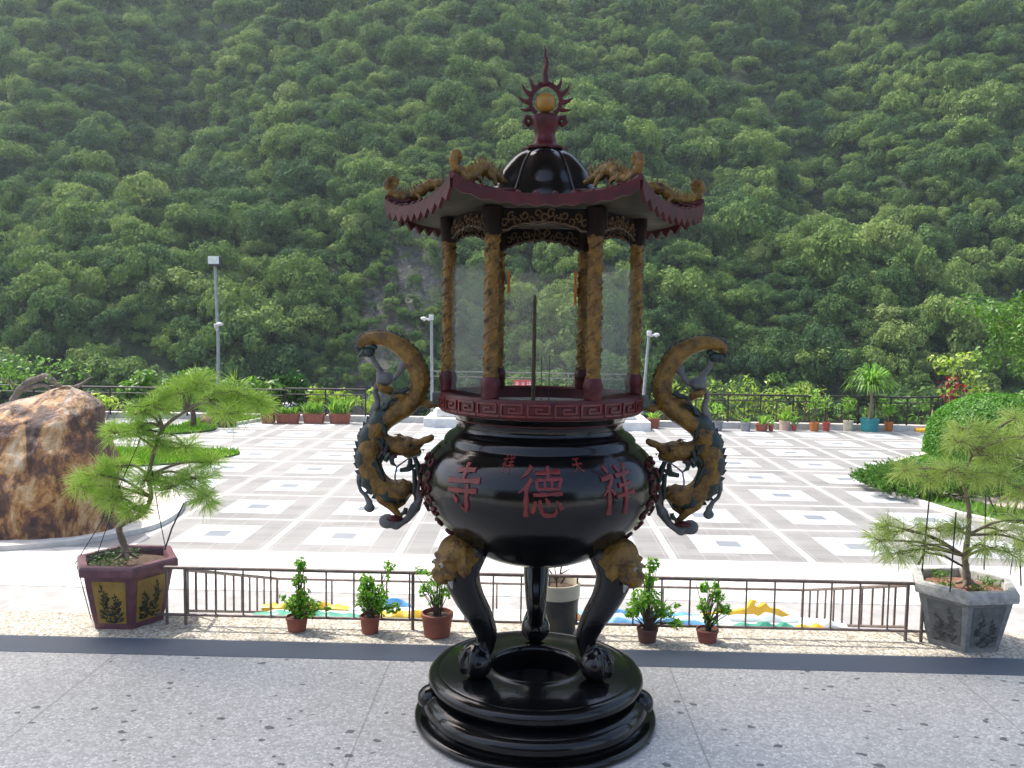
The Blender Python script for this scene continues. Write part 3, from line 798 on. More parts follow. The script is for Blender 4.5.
roof = b.build('roof', M('roof_glaze', (.02, .012, .01), (.012, .01, .01), 10, rough=.35), B, 40)
und.build('soffit', M('soffit_wood', (.065, .058, .038), (.03, .027, .018), 9, rough=.8, spec=.15), roof, 40)
# eave fascia with saw teeth below and antefix knobs above
b = MB(); kn = MB(); NT = 10
for k in range(6):
    a_, c_ = hexp(.6, k), hexp(.6, k+1); d = (c_-a_).normalized(); n_ = Vector((d.y, -d.x, 0)).normalized()
    for i in range(NT):
        Q = []
        for tt_ in (i/NT, (i+.5)/NT, (i+1)/NT):
            p = a_.lerp(c_, tt_); e = abs(2*tt_-1); Q.append((p, 1.966+.052*e**2.6, .004*e))
        V = []
        for off in (0, .012):
            for j, (p, z, ex) in enumerate(Q):
                low = z-(.026 if j != 1 else (.034 if k == 4 else .055)); V += [p+n_*off+Vector((0, 0, z+.006+ex)), p+n_*off+Vector((0, 0, low))]
        b.add(V, [(0, 2, 3, 1), (2, 4, 5, 3), (6, 7, 9, 8), (8, 9, 11, 10), (0, 6, 8, 2), (2, 8, 10, 4), (1, 3, 9, 7), (3, 5, 11, 9), (0, 1, 7, 6), (4, 10, 11, 5)])
        p, z, ex = Q[1]
        kn.tube([p+n_*.008+Vector((0, 0, z)), p-n_*.09+Vector((0, 0, z+.014+.0))], [.008, .008], 8)
        kn.sphere(p+n_*.004+Vector((0, 0, z+.007)), .010, 8, 6)
fas = b.build('eave_fascia', M('fascia_red', (.075, .010, .012), (.035, .006, .008), 16, rough=.45, spec=.3), roof)
kn.build('ridge_tile', red_paint, roof, 60)
# corner brackets (ridges)
for k in range(6):
    P = [hexp(r, k)+Vector((0, 0, z)) for r, z in ((.225, 2.03), (.33, 2.014), (.45, 2.008), (.55, 2.015), (.608, 2.03))]
    g = MB(); g.tube(P, [.012, .014, .014, .014, .012], 8); g.build('hip_ridge', red_paint, roof, 60)
    # gold dragon along the ridge, tail curling over the corner
    q = [(-.155, 2.04, .016), (-.25, 2.035, .014), (-.30, 2.06, .016), (-.36, 2.085, .018), (-.42, 2.078, .018), (-.465, 2.042, .017), (-.51, 2.028, .015), (-.56, 2.032, .013), (-.597, 2.058, .012), (-.60, 2.085, .011), (-.58, 2.095, .010), (-.566, 2.078, .008)]
    q = [(-.335, 2.062, .014), (-.37, 2.07, .018), (-.41, 2.08, .019), (-.45, 2.074, .019), (-.485, 2.048, .018), (-.52, 2.034, .016), (-.555, 2.034, .014), (-.59, 2.056, .013), (-.60, 2.084, .012), (-.585, 2.104, .010), (-.566, 2.098, .008), (-.562, 2.08, .006)]
    cc = cat_rom(q, 5)
    P = [hexp(-r, k)+Vector((0, 0, z)) for r, z, _ in cc]
    g = MB(); g.tube(P, [w_*1.18*(1+.14*math.sin(i*1.5)) for i, (_, _, w_) in enumerate(cc)], 8)
    dr = hexp(1, k); sd_ = Vector((-dr.y, dr.x, 0))
    hd = lambda r, s, z: dr*r+sd_*s+Vector((0, 0, z))
    Rk = Matrix.Rotation(math.radians(60*k), 3, 'Z')
    g.sphere(hd(.325, 0, 2.062), (.026, .017, .017), 10, 8, R=Rk); g.sphere(hd(.293, 0, 2.056), (.02, .012, .01), 10, 8, R=Rk)
    for s in (-1, 1):
        g.tube([hd(.335, s*.008, 2.07), hd(.345, s*.014, 2.095), hd(.338, s*.02, 2.112)], [.005, .004, .002], 5)
        g.tube([hd(.32, s*.01, 2.07), hd(.322, s*.012, 2.088), hd(.308, s*.012, 2.098)], [.004, .004, .002], 5)
        g.tube([hd(.41, s*.01, 2.07), hd(.40, s*.026, 2.05), hd(.385, s*.03, 2.025)], [.01, .009, .006], 6)
        g.tube([hd(.49, s*.01, 2.045), hd(.475, s*.024, 2.035), hd(.47, s*.026, 2.018)], [.01, .008, .006], 6)
    for j in range(4, len(cc)-3, 2):                              # dorsal fins
        r, z, w_ = cc[j]; r2, z2, _ = cc[j+1]; t_ = Vector((-(r2-r), z2-z)); t_.normalize(); nx_, nz_ = -t_.y, t_.x
        if nz_ < 0 and j < 30: nx_, nz_ = -nx_, -nz_
        g.tube([hd(-r, 0, z), hd(-r+nx_*(w_+.022), 0, z+nz_*(w_+.022))], [.009, .001], 5)
    for j in range(3): g.tube([hd(.345+.012*j, 0, 2.07), hd(.36+.014*j, .012*(j-1), 2.108)], [.006, .001], 5)
    g.build('ridge_dragon', gold, roof, 60)
# --- dome
b = MB()
dp = cat_rom([(.25, 2.0), (.235, 2.03), (.212, 2.067), (.176, 2.13), (.125, 2.185), (.075, 2.212), (.035, 2.222)], 5)
b.lathe([tuple(q) for q in dp], 96, rmod=lambda th, z, r: 1-.085*abs(math.cos(3*th))**3)
dome = b.build('dome', black_gloss, B, 60)
rbm = MB()
for k in range(6):
    a_ = math.radians(60*k+30-30); rbm.tube([(q[0]*.925*math.cos(a_), q[0]*.925*math.sin(a_), q[1]) for q in dp], .0035, 6)
rbm.build('dome_rib', black_gloss, dome, 60)
# --- finial: vase, pearl, flame ring
b = MB(); b.lathe([(.02, 2.212), (.078, 2.214), (.08, 2.222), (.058, 2.232), (.045, 2.24), (.038, 2.262), (.036, 2.275), (.044, 2.295), (.055, 2.318), (.058, 2.335), (.048, 2.345), (.0, 2.346)], 28, rmod=lambda th, z, r: 1+(.12*math.cos(8*th) if z < 2.225 else .03*math.cos(8*th)))
for s in (-1, 1): b.tube([(s*.052, 0, 2.335), (s*.072, 0, 2.34), (s*.078, 0, 2.322), (s*.064, 0, 2.31), (s*.055, 0, 2.318)], [.01, .011, .011, .01, .008], 8)
fin = b.build('finial', red_paint, B, 60)
b = MB(); b.sphere((0, 0, 2.392), .039, 28, 20); b.build('pearl', M('ochre_pearl', (.28, .14, .015), (.2, .10, .012), 8, rough=.4), fin, 60)
b = MB()
OUT = []; INN = []
def ring_poly(a0, a1, n=40):
    out = []
    for i in range(n+1):
        a_ = a0+(a1-a0)*i/n; out.append(a_)
    return out
cz = 2.398
aa = ring_poly(math.radians(-52), math.radians(232), 56)
V = []; n = len(aa)
for a_ in aa:
    ro = .065+.010*max(0, math.sin(a_))**4; ri = .050+.004*max(0, math.sin(a_))**8
    for d_, r_ in ((-.006, ri), (-.006, ro), (.006, ro), (.006, ri)):
        V.append((r_*math.cos(a_), d_, cz+r_*math.sin(a_)))
b.add(V, [(4*i+k, 4*i+(k+1) % 4, 4*i+4+(k+1) % 4, 4*i+4+k) for i in range(n-1) for k in range(4)]+[(0, 1, 2, 3), (4*n-1, 4*n-2, 4*n-3, 4*n-4)])
for a_, ln, cv in ((-26, .042, .25), (-2, .046, .3), (24, .050, .3), (48, .044, .2), (68, .026, .1), (112, .026, -.1), (132, .044, -.2), (156, .050, -.3), (182, .046, -.3), (206, .042, -.25)):
    t = math.radians(a_); P = []; R_ = []
    for i in range(6):
        s = i/5; aa_ = t+cv*s*s*.7; r_ = .060+ln*s; P.append((r_*math.cos(aa_), 0, cz+r_*math.sin(aa_))); R_.append(.0105*(1-s)**.8+.0008)
    b.tube(P, R_, 8, flat=.6)
P = cat_rom([(0, 0, 2.46, .02), (-.004, 0, 2.505, .015), (.003, 0, 2.54, .012), (-.005, 0, 2.568, .008), (-.004, 0, 2.59, .005), (-.009, 0, 2.607, .001)], 4)
b.tube([q[:3] for q in P], [q[3] for q in P], 10, flat=.7)
b.build('flame_ring', red_paint, fin, 50)
# --- dragon handles
SX = 3.49
def HP(x, y):                         # traced on a zoom of the left handle
    p = K(340+x/SX, 320+y/SX, AY); return p.x, p.z
body_c = [(78, 98, 3), (72, 80, 5), (92, 66, 6.5), (140, 62, 8), (190, 78, 9), (235, 112, 10), (266, 160, 10.5), (278, 212, 10.5), (268, 262, 10), (236, 300, 11), (190, 325, 12), (145, 358, 12.5), (115, 405, 13), (103, 460, 14), (108, 520, 14), (135, 570, 13.5), (178, 595, 13), (215, 590, 12), (238, 575, 10)]
for sgn in (1, -1):
    hroot = empty('dragon_handle', (0, 0, 0)); bpy.data.objects.remove(hroot)
    def q3(x, y, dy=0):
        X, Z = HP(x, y); return Vector((sgn*X, dy, Z))
    px2m = 1/SX/258*1.0
    cc = cat_rom(body_c, 6)
    m_ = MB(); m_.tube([q3(c[0], c[1]) for c in cc], [c[2]*px2m*3.05*(1.1 if i < 52 else 1) for i, c in enumerate(cc)], 12)
    # neck and head
    nk_ = cat_rom([(118, 400, 13), (150, 425, 14), (190, 440, 15), (225, 442, 15)], 4)
    m_.tube([q3(c[0], c[1]) for c in nk_], [c[2]*px2m*2.2 for c in nk_], 12)
    m_.sphere(q3(232, 440), (.046, .036, .04), 16, 12)
    m_.sphere(q3(262, 432), (.034, .028, .022), 14, 10)                    # muzzle
    m_.sphere(q3(300, 418), (.03, .022, .015), 14, 10, R=Matrix.Rotation(sgn*-.25, 3, 'Y'))
    m_.sphere(q3(318, 410), (.014, .018, .014), 10, 8)                     # nose
    m_.sphere(q3(255, 468), (.038, .022, .012), 12, 8, R=Matrix.Rotation(sgn*-.35, 3, 'Y'))          # lower jaw
    for dy in (-1, 1):
        m_.sphere(q3(240, 425, dy*.03), (.018, .014, .013), 10, 8)         # brow
        m_.tube([q3(225, 420, dy*.02), q3(205, 405, dy*.035), q3(180, 402, dy*.04)], [.01, .008, .003], 6)   # horn
    # haunches and legs
    for P_, R_ in (([(245, 270, .0), (215, 262, -.03), (188, 268, -.04)], [.022, .014, .01]), ([(180, 250, 0), (150, 235, -.03), (130, 225, -.02)], [.02, .015, .009]),
                   ([(225, 280, 0), (190, 275, .02), (170, 245, .02), (125, 215, .01)], [.02, .014, .013, .01]),
                   ([(225, 580, .01), (232, 610, .02), (215, 640, .02), (190, 655, .01)], [.024, .018, .015, .013]),
                   ([(130, 585, 0), (150, 625, -.02), (180, 650, -.01), (215, 690, .0)], [.026, .02, .016, .012]),
                   ([(200, 600, 0), (240, 580, .03), (265, 600, .03), (262, 640, .01)], [.026, .02, .013, .008]),
                   ([(300, 300, 0), (330, 292, 0), (352, 295, 0)], [.016, .014, .014])):
        m_.tube([q3(*p) for p in P_], R_, 8)
    m_.tube([q3(262, 275), q3(300, 294), q3(350, 292)], [.018, .014, .013], 8)
    h = m_.build('dragon_handle', gold, B); fuse(h, .0055, 2)
    # red edge of the belly
    rd = MB(); nC = len(cc)
    def side_(i): return 1 if i < 50 else -1
    def nrm_(i):
        a0, b0 = cc[max(i-1, 0)], cc[min(i+1, nC-1)]; t = np.array((b0[0]-a0[0], b0[1]-a0[1])); t = t/np.linalg.norm(t); return np.array((-t[1], t[0]))*side_(i)
    for i0, i1 in ((12, 44), (54, 72), (86, 104)):
        P_ = []
        for i in range(i0, min(i1, nC)):
            nn = nrm_(i)*cc[i][2]*.88*3.05*.9; P_.append(q3(cc[i][0]+nn[0], cc[i][1]+nn[1]))
        rd = MB(); rd.tube(P_, .008, 6); rd.build('red_belly_edge', red_paint, h, 60)
    rd = MB(); rd.sphere(q3(165, 445), (.034, .04, .022), 12, 8)
    rd.tube([q3(150, 460, -.03), q3(175, 470, -.04), q3(205, 472, -.035)], [.012, .012, .006], 6)
    rd.build('red_cheek_fin', red_paint, h, 60)
    rd = MB(); rd.sphere(q3(190, 690, -.01), (.035, .025, .012), 10, 8); rd.build('red_claw', red_paint, h, 60)
    # green dorsal spines and mane
    gs_ = MB()
    for i in list(range(2, 50))+list(range(56, nC-6)):
        nn = -nrm_(i); w_ = cc[i][2]*(.80 if i < 52 else 1.02)*3.05
        P0 = (cc[i][0]+nn[0]*w_, cc[i][1]+nn[1]*w_)
        if i % 2 == 0:
            t = np.array((cc[i+1][0]-cc[i][0], cc[i+1][1]-cc[i][1])); t = t/np.linalg.norm(t)
            P1 = (P0[0]+nn[0]*13-t[0]*9, P0[1]+nn[1]*13-t[1]*9)
            gs_.tube([q3(P0[0]-nn[0]*8, P0[1]-nn[1]*8), q3(*P0), q3(*P1)], [.017, .014, .001], 6, flat=.55)
    for r0, r1, off, rad in ((0, 50, .75, .012), (56, nC-5, .27, .0405)):
        Pp = [q3(cc[i][0]-nrm_(i)[0]*cc[i][2]*3.05*off, cc[i][1]-nrm_(i)[1]*cc[i][2]*3.05*off) for i in range(r0, r1)]
        gs_.tube(Pp, [rad*(.5+.5*min(1, i/6, (len(Pp)-i)/6))*(1+.13*math.sin(i*.85)+(.05*math.sin(i*2.3))) for i in range(len(Pp))], 10)
    for p, r_ in (((102, 112), (.024, .022, .022)), ((84, 112), (.014, .016, .02)), ((118, 96), (.014, .012, .012))): gs_.sphere(q3(*p), r_, 10, 8)
    for j in range(6):
        a_ = 2.2+j*.35; gs_.tube([q3(84, 108), q3(84-26*math.cos(a_-1.6)-4, 108+26*math.sin(a_-1.0))], [.010, .001], 5)
    rg = np.random.default_rng(5)
    for j in range(34):                                                  # mane
        a_ = rg.uniform(1.2, 5.2); l_ = rg.uniform(18, 48)
        x_, y_ = 168+rg.uniform(-22, 25), 440+rg.uniform(-26, 40); dy = rg.uniform(-.04, .03)
        gs_.tube([q3(x_, y_, dy), q3(x_+l_*.6*math.cos(a_), y_-l_*.6*math.sin(a_), dy*1.2), q3(x_+l_*math.cos(a_+.3), y_-l_*math.sin(a_+.3), dy*1.2)], [.011, .009, .001], 5)
    for (x_, y_, x2, y2) in ((245, 235, 195, 250), (195, 250, 175, 285), (175, 285, 150, 310), (215, 520, 270, 500), (270, 500, 285, 560), (262, 470, 280, 520), (235, 650, 218, 672), (250, 480, 240, 510), (262, 515, 262, 600), (150, 345, 165, 400), (95, 470, 140, 520), (125, 480, 160, 560)):
        gs_.tube([q3(x_, y_, -.03), q3((x_+x2)/2+4, (y_+y2)/2+4, -.035), q3(x2, y2, -.03)], [.009, .011, .006], 6)
    gs_.build('green_spines', green_spine, h, 60)
    # grey clouds
    cl = MB()
    for P_, R_ in (([(108, 110), (118, 145), (140, 175), (155, 205)], [.012, .011, .012, .016]), ([(155, 205), (190, 205), (212, 175), (222, 150)], [.014, .011, .013, .02]),
                   ([(128, 225), (122, 252), (132, 280), (126, 305), (118, 330)], [.010, .012, .012, .018, .014]),
                   ([(70, 540), (64, 565), (72, 595), (90, 612), (105, 640)], [.014, .009, .008, .009, .014]), ([(100, 600), (98, 575), (108, 560)], [.006, .007, .006]),
                   ([(165, 705), (205, 712), (235, 695), (262, 655), (278, 625), (270, 590), (285, 540), (282, 500)], [.024, .018, .014, .022, .014, .01, .011, .008]),
                   ([(262, 440, -.03), (300, 448, -.035), (285, 465, -.04), (240, 480, -.045), (205, 505, -.045), (196, 545, -.04), (205, 570, -.035)], [.003, .004, .005, .005, .005, .005, .006])):
        cl.tube([q3(*p) for p in P_], R_, 8)
    for p, r_ in (((155, 205), .034), ((232, 148), .024), ((72, 542), .015), ((103, 655), .022), ((165, 702), .034), ((195, 712), .026), ((265, 655), .02), ((123, 310), .02), ((112, 330), .014), ((140, 190), .018)):
        cl.sphere(q3(*p), (r_, r_*.8, r_*.88), 14, 10)
    c_ = cl.build('grey_cloud', cloud_grey, h); fuse(c_, .005, 2)
    for dy in (-1, 1):
        e_ = MB(); e_.sphere(q3(246, 432, dy*.037), (.009, .007, .009), 10, 8)
        e_.build('dragon_eye', M('pupil_black', (0, 0, 0)), h, 60)
    br = MB(); br.box(Vector((sgn*q3(346, 262).x*sgn, 0, 1.262)), (.05, .04, .05), 0, bev=.006); br.build('handle_bracket', M('bracket_grey_green', (.07, .085, .07), (.04, .05, .04), 20, rough=.5), h)

# incense in the bowl
inc = M('incense_stick_olive', (.09, .075, .03), (.05, .04, .02), 30, rough=.85)
s_ = MB(); p0 = at(535, 294, AY); s_.tube([(0, 0, 0), (0, 0, p0.z-1.25-.02), (0, 0, p0.z-1.25)], [.0085, .0075, .002], 10)
tag(s_.build('incense_stick', inc, loc=(p0.x, AY, 1.25)), 'thick olive-brown incense stick standing tall in the middle of the burner', 'incense stick')
for x_, lab in ((541.8, 'thin dark incense stick next to the thick one in the burner'), (549.6, 'thin dark incense stick farther right of the thick one in the burner')):
    p = at(x_, 355, AY+.06); s_ = MB(); s_.tube([(0, 0, 0), (0, 0, p.z-1.25)], .0016, 6)
    tag(s_.build('incense_stick', M('thin_stick', (.03, .02, .015), None, 20), loc=(p.x, p.y, 1.25)), lab, 'incense stick')
orange = M('orange_paper', (.55, .17, .02), (.45, .12, .02), 15, rough=.6)
for x_, y0_, y1_, lab in ((509, 271, 293, 'short orange paper tag hanging on the rear left column of the burner'), (575.5, 271, 305, 'long orange paper tag hanging on the rear right column of the burner')):
    a_, c_ = at(x_, y0_, 3.6), at(x_, y1_, 3.6); s_ = MB(); s_.box((0, 0, -(a_.z-c_.z)/2), (.010, .028, a_.z-c_.z), 0, bev=.002)
    tag(s_.build('paper_tag', orange, loc=(a_.x, 3.59, a_.z)), lab, 'tag')

# ================================================================ TERRACE FURNITURE
# low railing round the painted relief
RL = empty('low_railing', (.07, 4.2, 0)); tag(RL, 'low brown iron railing standing along the terrace edge round the painted relief', 'railing')
def rp(x, y, z): return Vector((x-.07, y-4.2, z))
def railtube(name, a_, b_, r=.009, par=RL):
    m_ = MB(); m_.tube([a_, b_], r, 10); return m_.build(name, rail_mat, par, 60)
xl, xr, ztop, zbot = -1.83, 1.975, .295, .052
railtube('top_rail', rp(xl-.02, 4.2, ztop), rp(xr+.03, 4.2, ztop), .0095); railtube('bottom_rail', rp(xl-.05, 4.2, zbot), rp(xr+.05, 4.2, zbot), .0075)
xb = [-1.825, -1.55]+[-1.41+.1410*i for i in range(0, 24)]
xb = [xl]+[-1.72+.1412*(i-.0) for i in range(26) if -1.72+.1412*i < xr-.09]
for i, x_ in enumerate(xb): railtube('baluster', rp(x_, 4.2, zbot if i else .0), rp(x_, 4.2, ztop), .0045 if i else .0075)
for x_ in (-1.735, -.573, .61, 1.905, xr+.005): 
    railtube('post', rp(x_, 4.205 if x_ != xr+.005 else 4.2, .0), rp(x_, 4.2, ztop), .0085)
yb, zb = 5.65, -.2
xbl, xbr = -1.70, 1.863
railtube('top_rail', rp(xbl, yb, zb), rp(xbr, yb, zb), .0085); railtube('bottom_rail', rp(xbl, yb, zb-.235), rp(xbr, yb, zb-.235), .007)
for i in range(20):
    x_ = xbl+(xbr-xbl)*i/19
    if i % 2 == 0 or i in (1, 18): railtube('baluster', rp(x_, yb, zb-.235), rp(x_, yb, zb), .006)
for (x0, x1) in ((-1.735, xbl), (1.905, xbr)):
    railtube('top_rail', rp(x0, 4.2, ztop-.01), rp(x1, yb, zb), .009); railtube('bottom_rail', rp(x0, 4.2, zbot+.02), rp(x1, yb, zb-.235), .0075)
    for i in range(1, 11):
        t = i/11; railtube('baluster', rp(x0+(x1-x0)*t, 4.2+(yb-4.2)*t, zbot+.02+(zb-.235-zbot-.02)*t), rp(x0+(x1-x0)*t, 4.2+(yb-4.2)*t, ztop-.01+(zb-ztop+.01)*t), .006)
    railtube('post', rp(x1, yb, -.9), rp(x1, yb, zb), .009)
# painted dragon relief on the slope between the stairs
PR = empty('painted_relief', (.08, 5, 0)); tag(PR, 'painted dragon relief in yellow, blue and green sloping down behind the low railing', 'relief')
def sp_(x, y, up=0): return Vector((x-.08, y-5, -.055-(y-4.36)*.245+up))
m_ = MB(); P = [sp_(-1.62, 4.37), sp_(1.78, 4.37), sp_(1.70, 5.6), sp_(-1.58, 5.6)]; Q = [p+Vector((0, 0, -.9)) for p in P]
m_.add(P+Q, [(0, 1, 2, 3), (7, 6, 5, 4), (0, 4, 5, 1), (1, 5, 6, 2), (2, 6, 7, 3), (3, 7, 4, 0)]); m_.build('slab', M('relief_pale_green', (.40, .48, .43), (.6, .6, .56), 6, rough=.6), PR)
yel = M('relief_yellow', (.62, .40, .02), (.5, .28, .02), 9, rough=.5); blu = M('relief_blue', (.06, .22, .5), (.2, .42, .6), 9, rough=.5); whi = M('relief_white', (.7, .7, .68), (.55, .6, .62), 9, rough=.5); grn = M('relief_green', (.03, .2, .15), (.06, .3, .2), 9, rough=.5); oran = M('relief_orange', (.6, .2, .03), (.6, .3, .1), 9, rough=.5)
def gx(px, Y): return at(px, 620, Y).x
def wave(name, mat, px0, px1, Y, h, n, seed=1, amp=.35, thick=.05):
    rg = np.random.default_rng(seed); x0, x1 = gx(px0, Y), gx(px1, Y); m_ = MB(); T = []
    for i in range(n*4+1):
        t = i/(n*4); hh = h*(.55+.45*math.sin(PI*min(1, t*1.05)))*(1-amp+amp*abs(math.sin(t*n*PI+.4)))*(.8+.4*rg.random())
        T.append((x0+(x1-x0)*t, max(.012, hh)))
    V = []
    for (x, hh) in T:
        for dy in (-thick, -thick*.5, thick*.5, thick):
            V.append(sp_(x, Y+dy, (hh if abs(dy) < thick*.8 else hh*.25)))
        for dy in (thick, -thick): V.append(sp_(x, Y+dy, -.02))
    n_ = len(T); m_.add(V, [(6*i+k, 6*i+(k+1) % 6, 6*i+6+(k+1) % 6, 6*i+6+k) for i in range(n_-1) for k in range(6)]+[tuple(range(6)), tuple(6*n_-1-k for k in range(6))])
    m_.build(name, mat, PR, 50)
wave('wave', blu, 585, 715, 4.75, .055, 5, 2); wave('wave', blu, 560, 700, 5.3, .05, 6, 3); wave('wave', whi, 560, 730, 5.0, .045, 7, 4)
wave('wave', grn, 735, 800, 4.7, .05, 3, 5); wave('wave', whi, 690, 830, 5.15, .05, 6, 6); wave('wave', whi, 800, 845, 4.9, .05, 2, 7)
wave('wave', blu, 375, 410, 5.5, .075, 2, 8); wave('wave', grn, 255, 360, 4.85, .035, 6, 9); wave('wave', whi, 330, 440, 5.3, .03, 5, 12)
wave('flame', yel, 264, 350, 5.3, .05, 5, 10); wave('flame', yel, 372, 452, 4.95, .045, 4, 11); wave('flame', yel, 795, 830, 4.65, .045, 2, 13)
wave('flame', oran, 560, 580, 5.0, .075, 1, 14); wave('boulder', M('relief_sand', (.6, .42, .22), (.5, .35, .2), 9), 845, 870, 4.55, .035, 1, 15)
# yellow dragon mane, tall and spiky
x0, x1, Yf = gx(698, 5.35), gx(792, 5.35), 5.35
poly = [(0, .01), (.1, .05), (.2, .045), (.25, .085), (.33, .06), (.42, .075), (.5, .09), (.56, .17), (.60, .165), (.58, .12), (.63, .10), (.7, .145), (.75, .10), (.84, .095), (.92, .055), (1, .03), (1, -.03), (0, -.03)]
m_ = MB(); m_.prism([(x0+(x1-x0)*u, v*.72) for u, v in poly], -.035, .035, lambda u, v, d: sp_(u, Yf+d, v)); m_.build('flame', yel, PR)

# hexagonal pots with trained pines
def hexpot(root, R, H, Rb, rot, body, rimm, panel, rimh=.055, rimw=.028):
    def hx(r, k, z): a_ = rot+k*PI/3; return Vector((r*math.cos(a_), r*math.sin(a_), z))
    m_ = MB()
    lv = [(Rb, 0), (Rb, .012), (R-rimw, H-rimh), (R-rimw-.028, H-rimh+.01), (R-rimw-.03, H-.05), (.0, H-.05)]
    V = [hx(r, k, z) for r, z in lv for k in range(6)]
    F = [(i*6+k, i*6+(k+1) % 6, (i+1)*6+(k+1) % 6, (i+1)*6+k) for i in range(len(lv)-2) for k in range(6)]+[tuple(range(5, -1, -1))]
    m_.add(V, F); bodyo = m_.build('pot', body, root)
    m_ = MB(); lv = [(R-.028, H-rimh), (R-.004, H-rimh+.004), (R, H-rimh+.016), (R-.002, H-.012), (R-.01, H-.002), (R-.045, H), (R-.052, H-.01), (R-.055, H-.06)]
    V = [hx(r, k, z) for r, z in lv for k in range(6)]
    m_.add(V, [(i*6+k, i*6+(k+1) % 6, (i+1)*6+(k+1) % 6, (i+1)*6+k) for i in range(len(lv)-1) for k in range(6)]); m_.build('rim', rimm, bodyo, 30)
    # inset-looking panels stand 2 mm proud inside a border; painted sprigs on them
    for k in range(6):
        def pf(u, v, off):
            zb_, zt = .012, H-rimh; z = zb_+(zt-zb_)*v; r = Rb+(R-rimw-Rb)*v
            a_, b_ = hx(r, k, z), hx(r, k+1, z); n_ = (hx(1, k, 0)+hx(1, k+1, 0)).normalized()
            return a_.lerp(b_, u)+n_*off
        m_ = MB(); m_.prism([(.13, .07), (.87, .07), (.87, .92), (.13, .92)], -.002, .0025, pf); pn = m_.build('panel', panel, bodyo)
        yield pf, pn
def sprig(pf, mat, par, seed):
    rg = np.random.default_rng(seed); m_ = MB()
    def blade(u, v, a_, l, w_):
        du, dv = math.cos(a_), math.sin(a_)
        m_.prism([(u, v), (u+du*l*.5-dv*w_, v+dv*l*.5+du*w_), (u+du*l, v+dv*l), (u+du*l*.5+dv*w_, v+dv*l*.5-du*w_)], .002, .0042, pf)
    for st_ in range(2):
        u0 = .35+.3*st_; top = .78 if st_ == 0 else .6
        if seed % 2: top = 1.38-top
        for i in range(11):
            v = .1+(top-.1)*i/10; u = u0+.04*math.sin(i*1.1)
            blade(u, v, PI/2, .09, .012)
            for j in range(4 if i < 8 else 2):
                l = (.24-.16*i/10)*rg.uniform(.6, 1.1); a_ = rg.choice([0.35, PI-.35])+rg.uniform(-.4, .6)
                if .14 < u+math.cos(a_)*l < .86 and v+math.sin(a_)*l < .9: blade(u, v, a_, l, .022*rg.uniform(.6, 1.3))
    m_.build('painted_sprig', mat, par)
purple = M('purple_glaze', (.15, .06, .075), (.09, .035, .045), 18, rough=.4)
pine_leaf = leaf_mat('pine_needles', [(.17, .28, .06), (.28, .42, .09), (.38, .52, .14), (.52, .58, .28)], trans=.5, rough=.4)
pine_leaf2 = leaf_mat('dry_pine_needles', [(.20, .29, .07), (.32, .42, .11), (.44, .52, .18), (.56, .57, .32)], trans=.5, rough=.45)
def pine(root, base, trunk, pads, leafm, seed, nl=.085, width=.0012, per=30, dens=1.0, droop=0):
    """trunk: [(x,y,z,r)] world; pads: [(center, rx, ry, rz, trunk index)]"""
    o = root.location
    rg = np.random.default_rng(seed)
    tr = cat_rom(trunk, 5); m_ = MB(); m_.tube([Vector(q[:3])-o for q in tr], [q[3]*(1+.12*math.sin(i*2.1)) for i, q in enumerate(tr)], 10)
    for i in range(5):
        a_ = i*1.3; b0 = Vector(trunk[0][:3])-o; m_.tube([b0+Vector((0, 0, .03)), b0+Vector((.03*math.cos(a_), .03*math.sin(a_), .005)), b0+Vector((.06*math.cos(a_), .06*math.sin(a_), -.01))], [.012, .009, .004], 6)
    trunk_o = m_.build('trunk', pale_bark, root, 60)
    br = MB(); tufts = []
    for (c, rx, ry, rz, ti) in pads:
        c = Vector(c)-o; p0 = Vector(tr[min(len(tr)-1, ti*5)][:3])-o
        md_ = p0.lerp(c, .5)+Vector((0, 0, .025))
        br.tube([Vector(q) for q in cat_rom([p0, md_, c], 4)], [.008, .0075, .007, .0065, .006, .0055, .005, .0045, .004], 6)
        n = max(3, int(dens*1900*rx*rz+dens*10))
        for i in range(n):
            d = rg.normal(size=3); d /= np.linalg.norm(d); s = rg.random()**.4
            p = c+Vector((d[0]*rx*s, d[1]*ry*s, d[2]*rz*s))
            dr = Vector((d[0]*.9, d[1]*.9, d[2]*.35+.35-droop)); dr.normalize()
            tufts.append((p, dr, int(per*rg.uniform(.7, 1.2)), nl*rg.uniform(.8, 1.15)))
            mid_ = c.lerp(p, .5)+Vector((0, 0, -.008)); br.tube([c, mid_, p], [.0028, .0022, .0016], 4)
    br.build('branches', pale_bark, trunk_o, 60)
    quads_np('needles', needles_np(tufts, rg, width), leafm, trunk_o)
def wire(root, pts_, name='guy_wire', r=.0022):
    m_ = MB(); m_.tube([Vector(p)-root.location for p in pts_], r, 6); m_.build(name, M('black_wire', (.012, .012, .012), None, 10), root, 60)
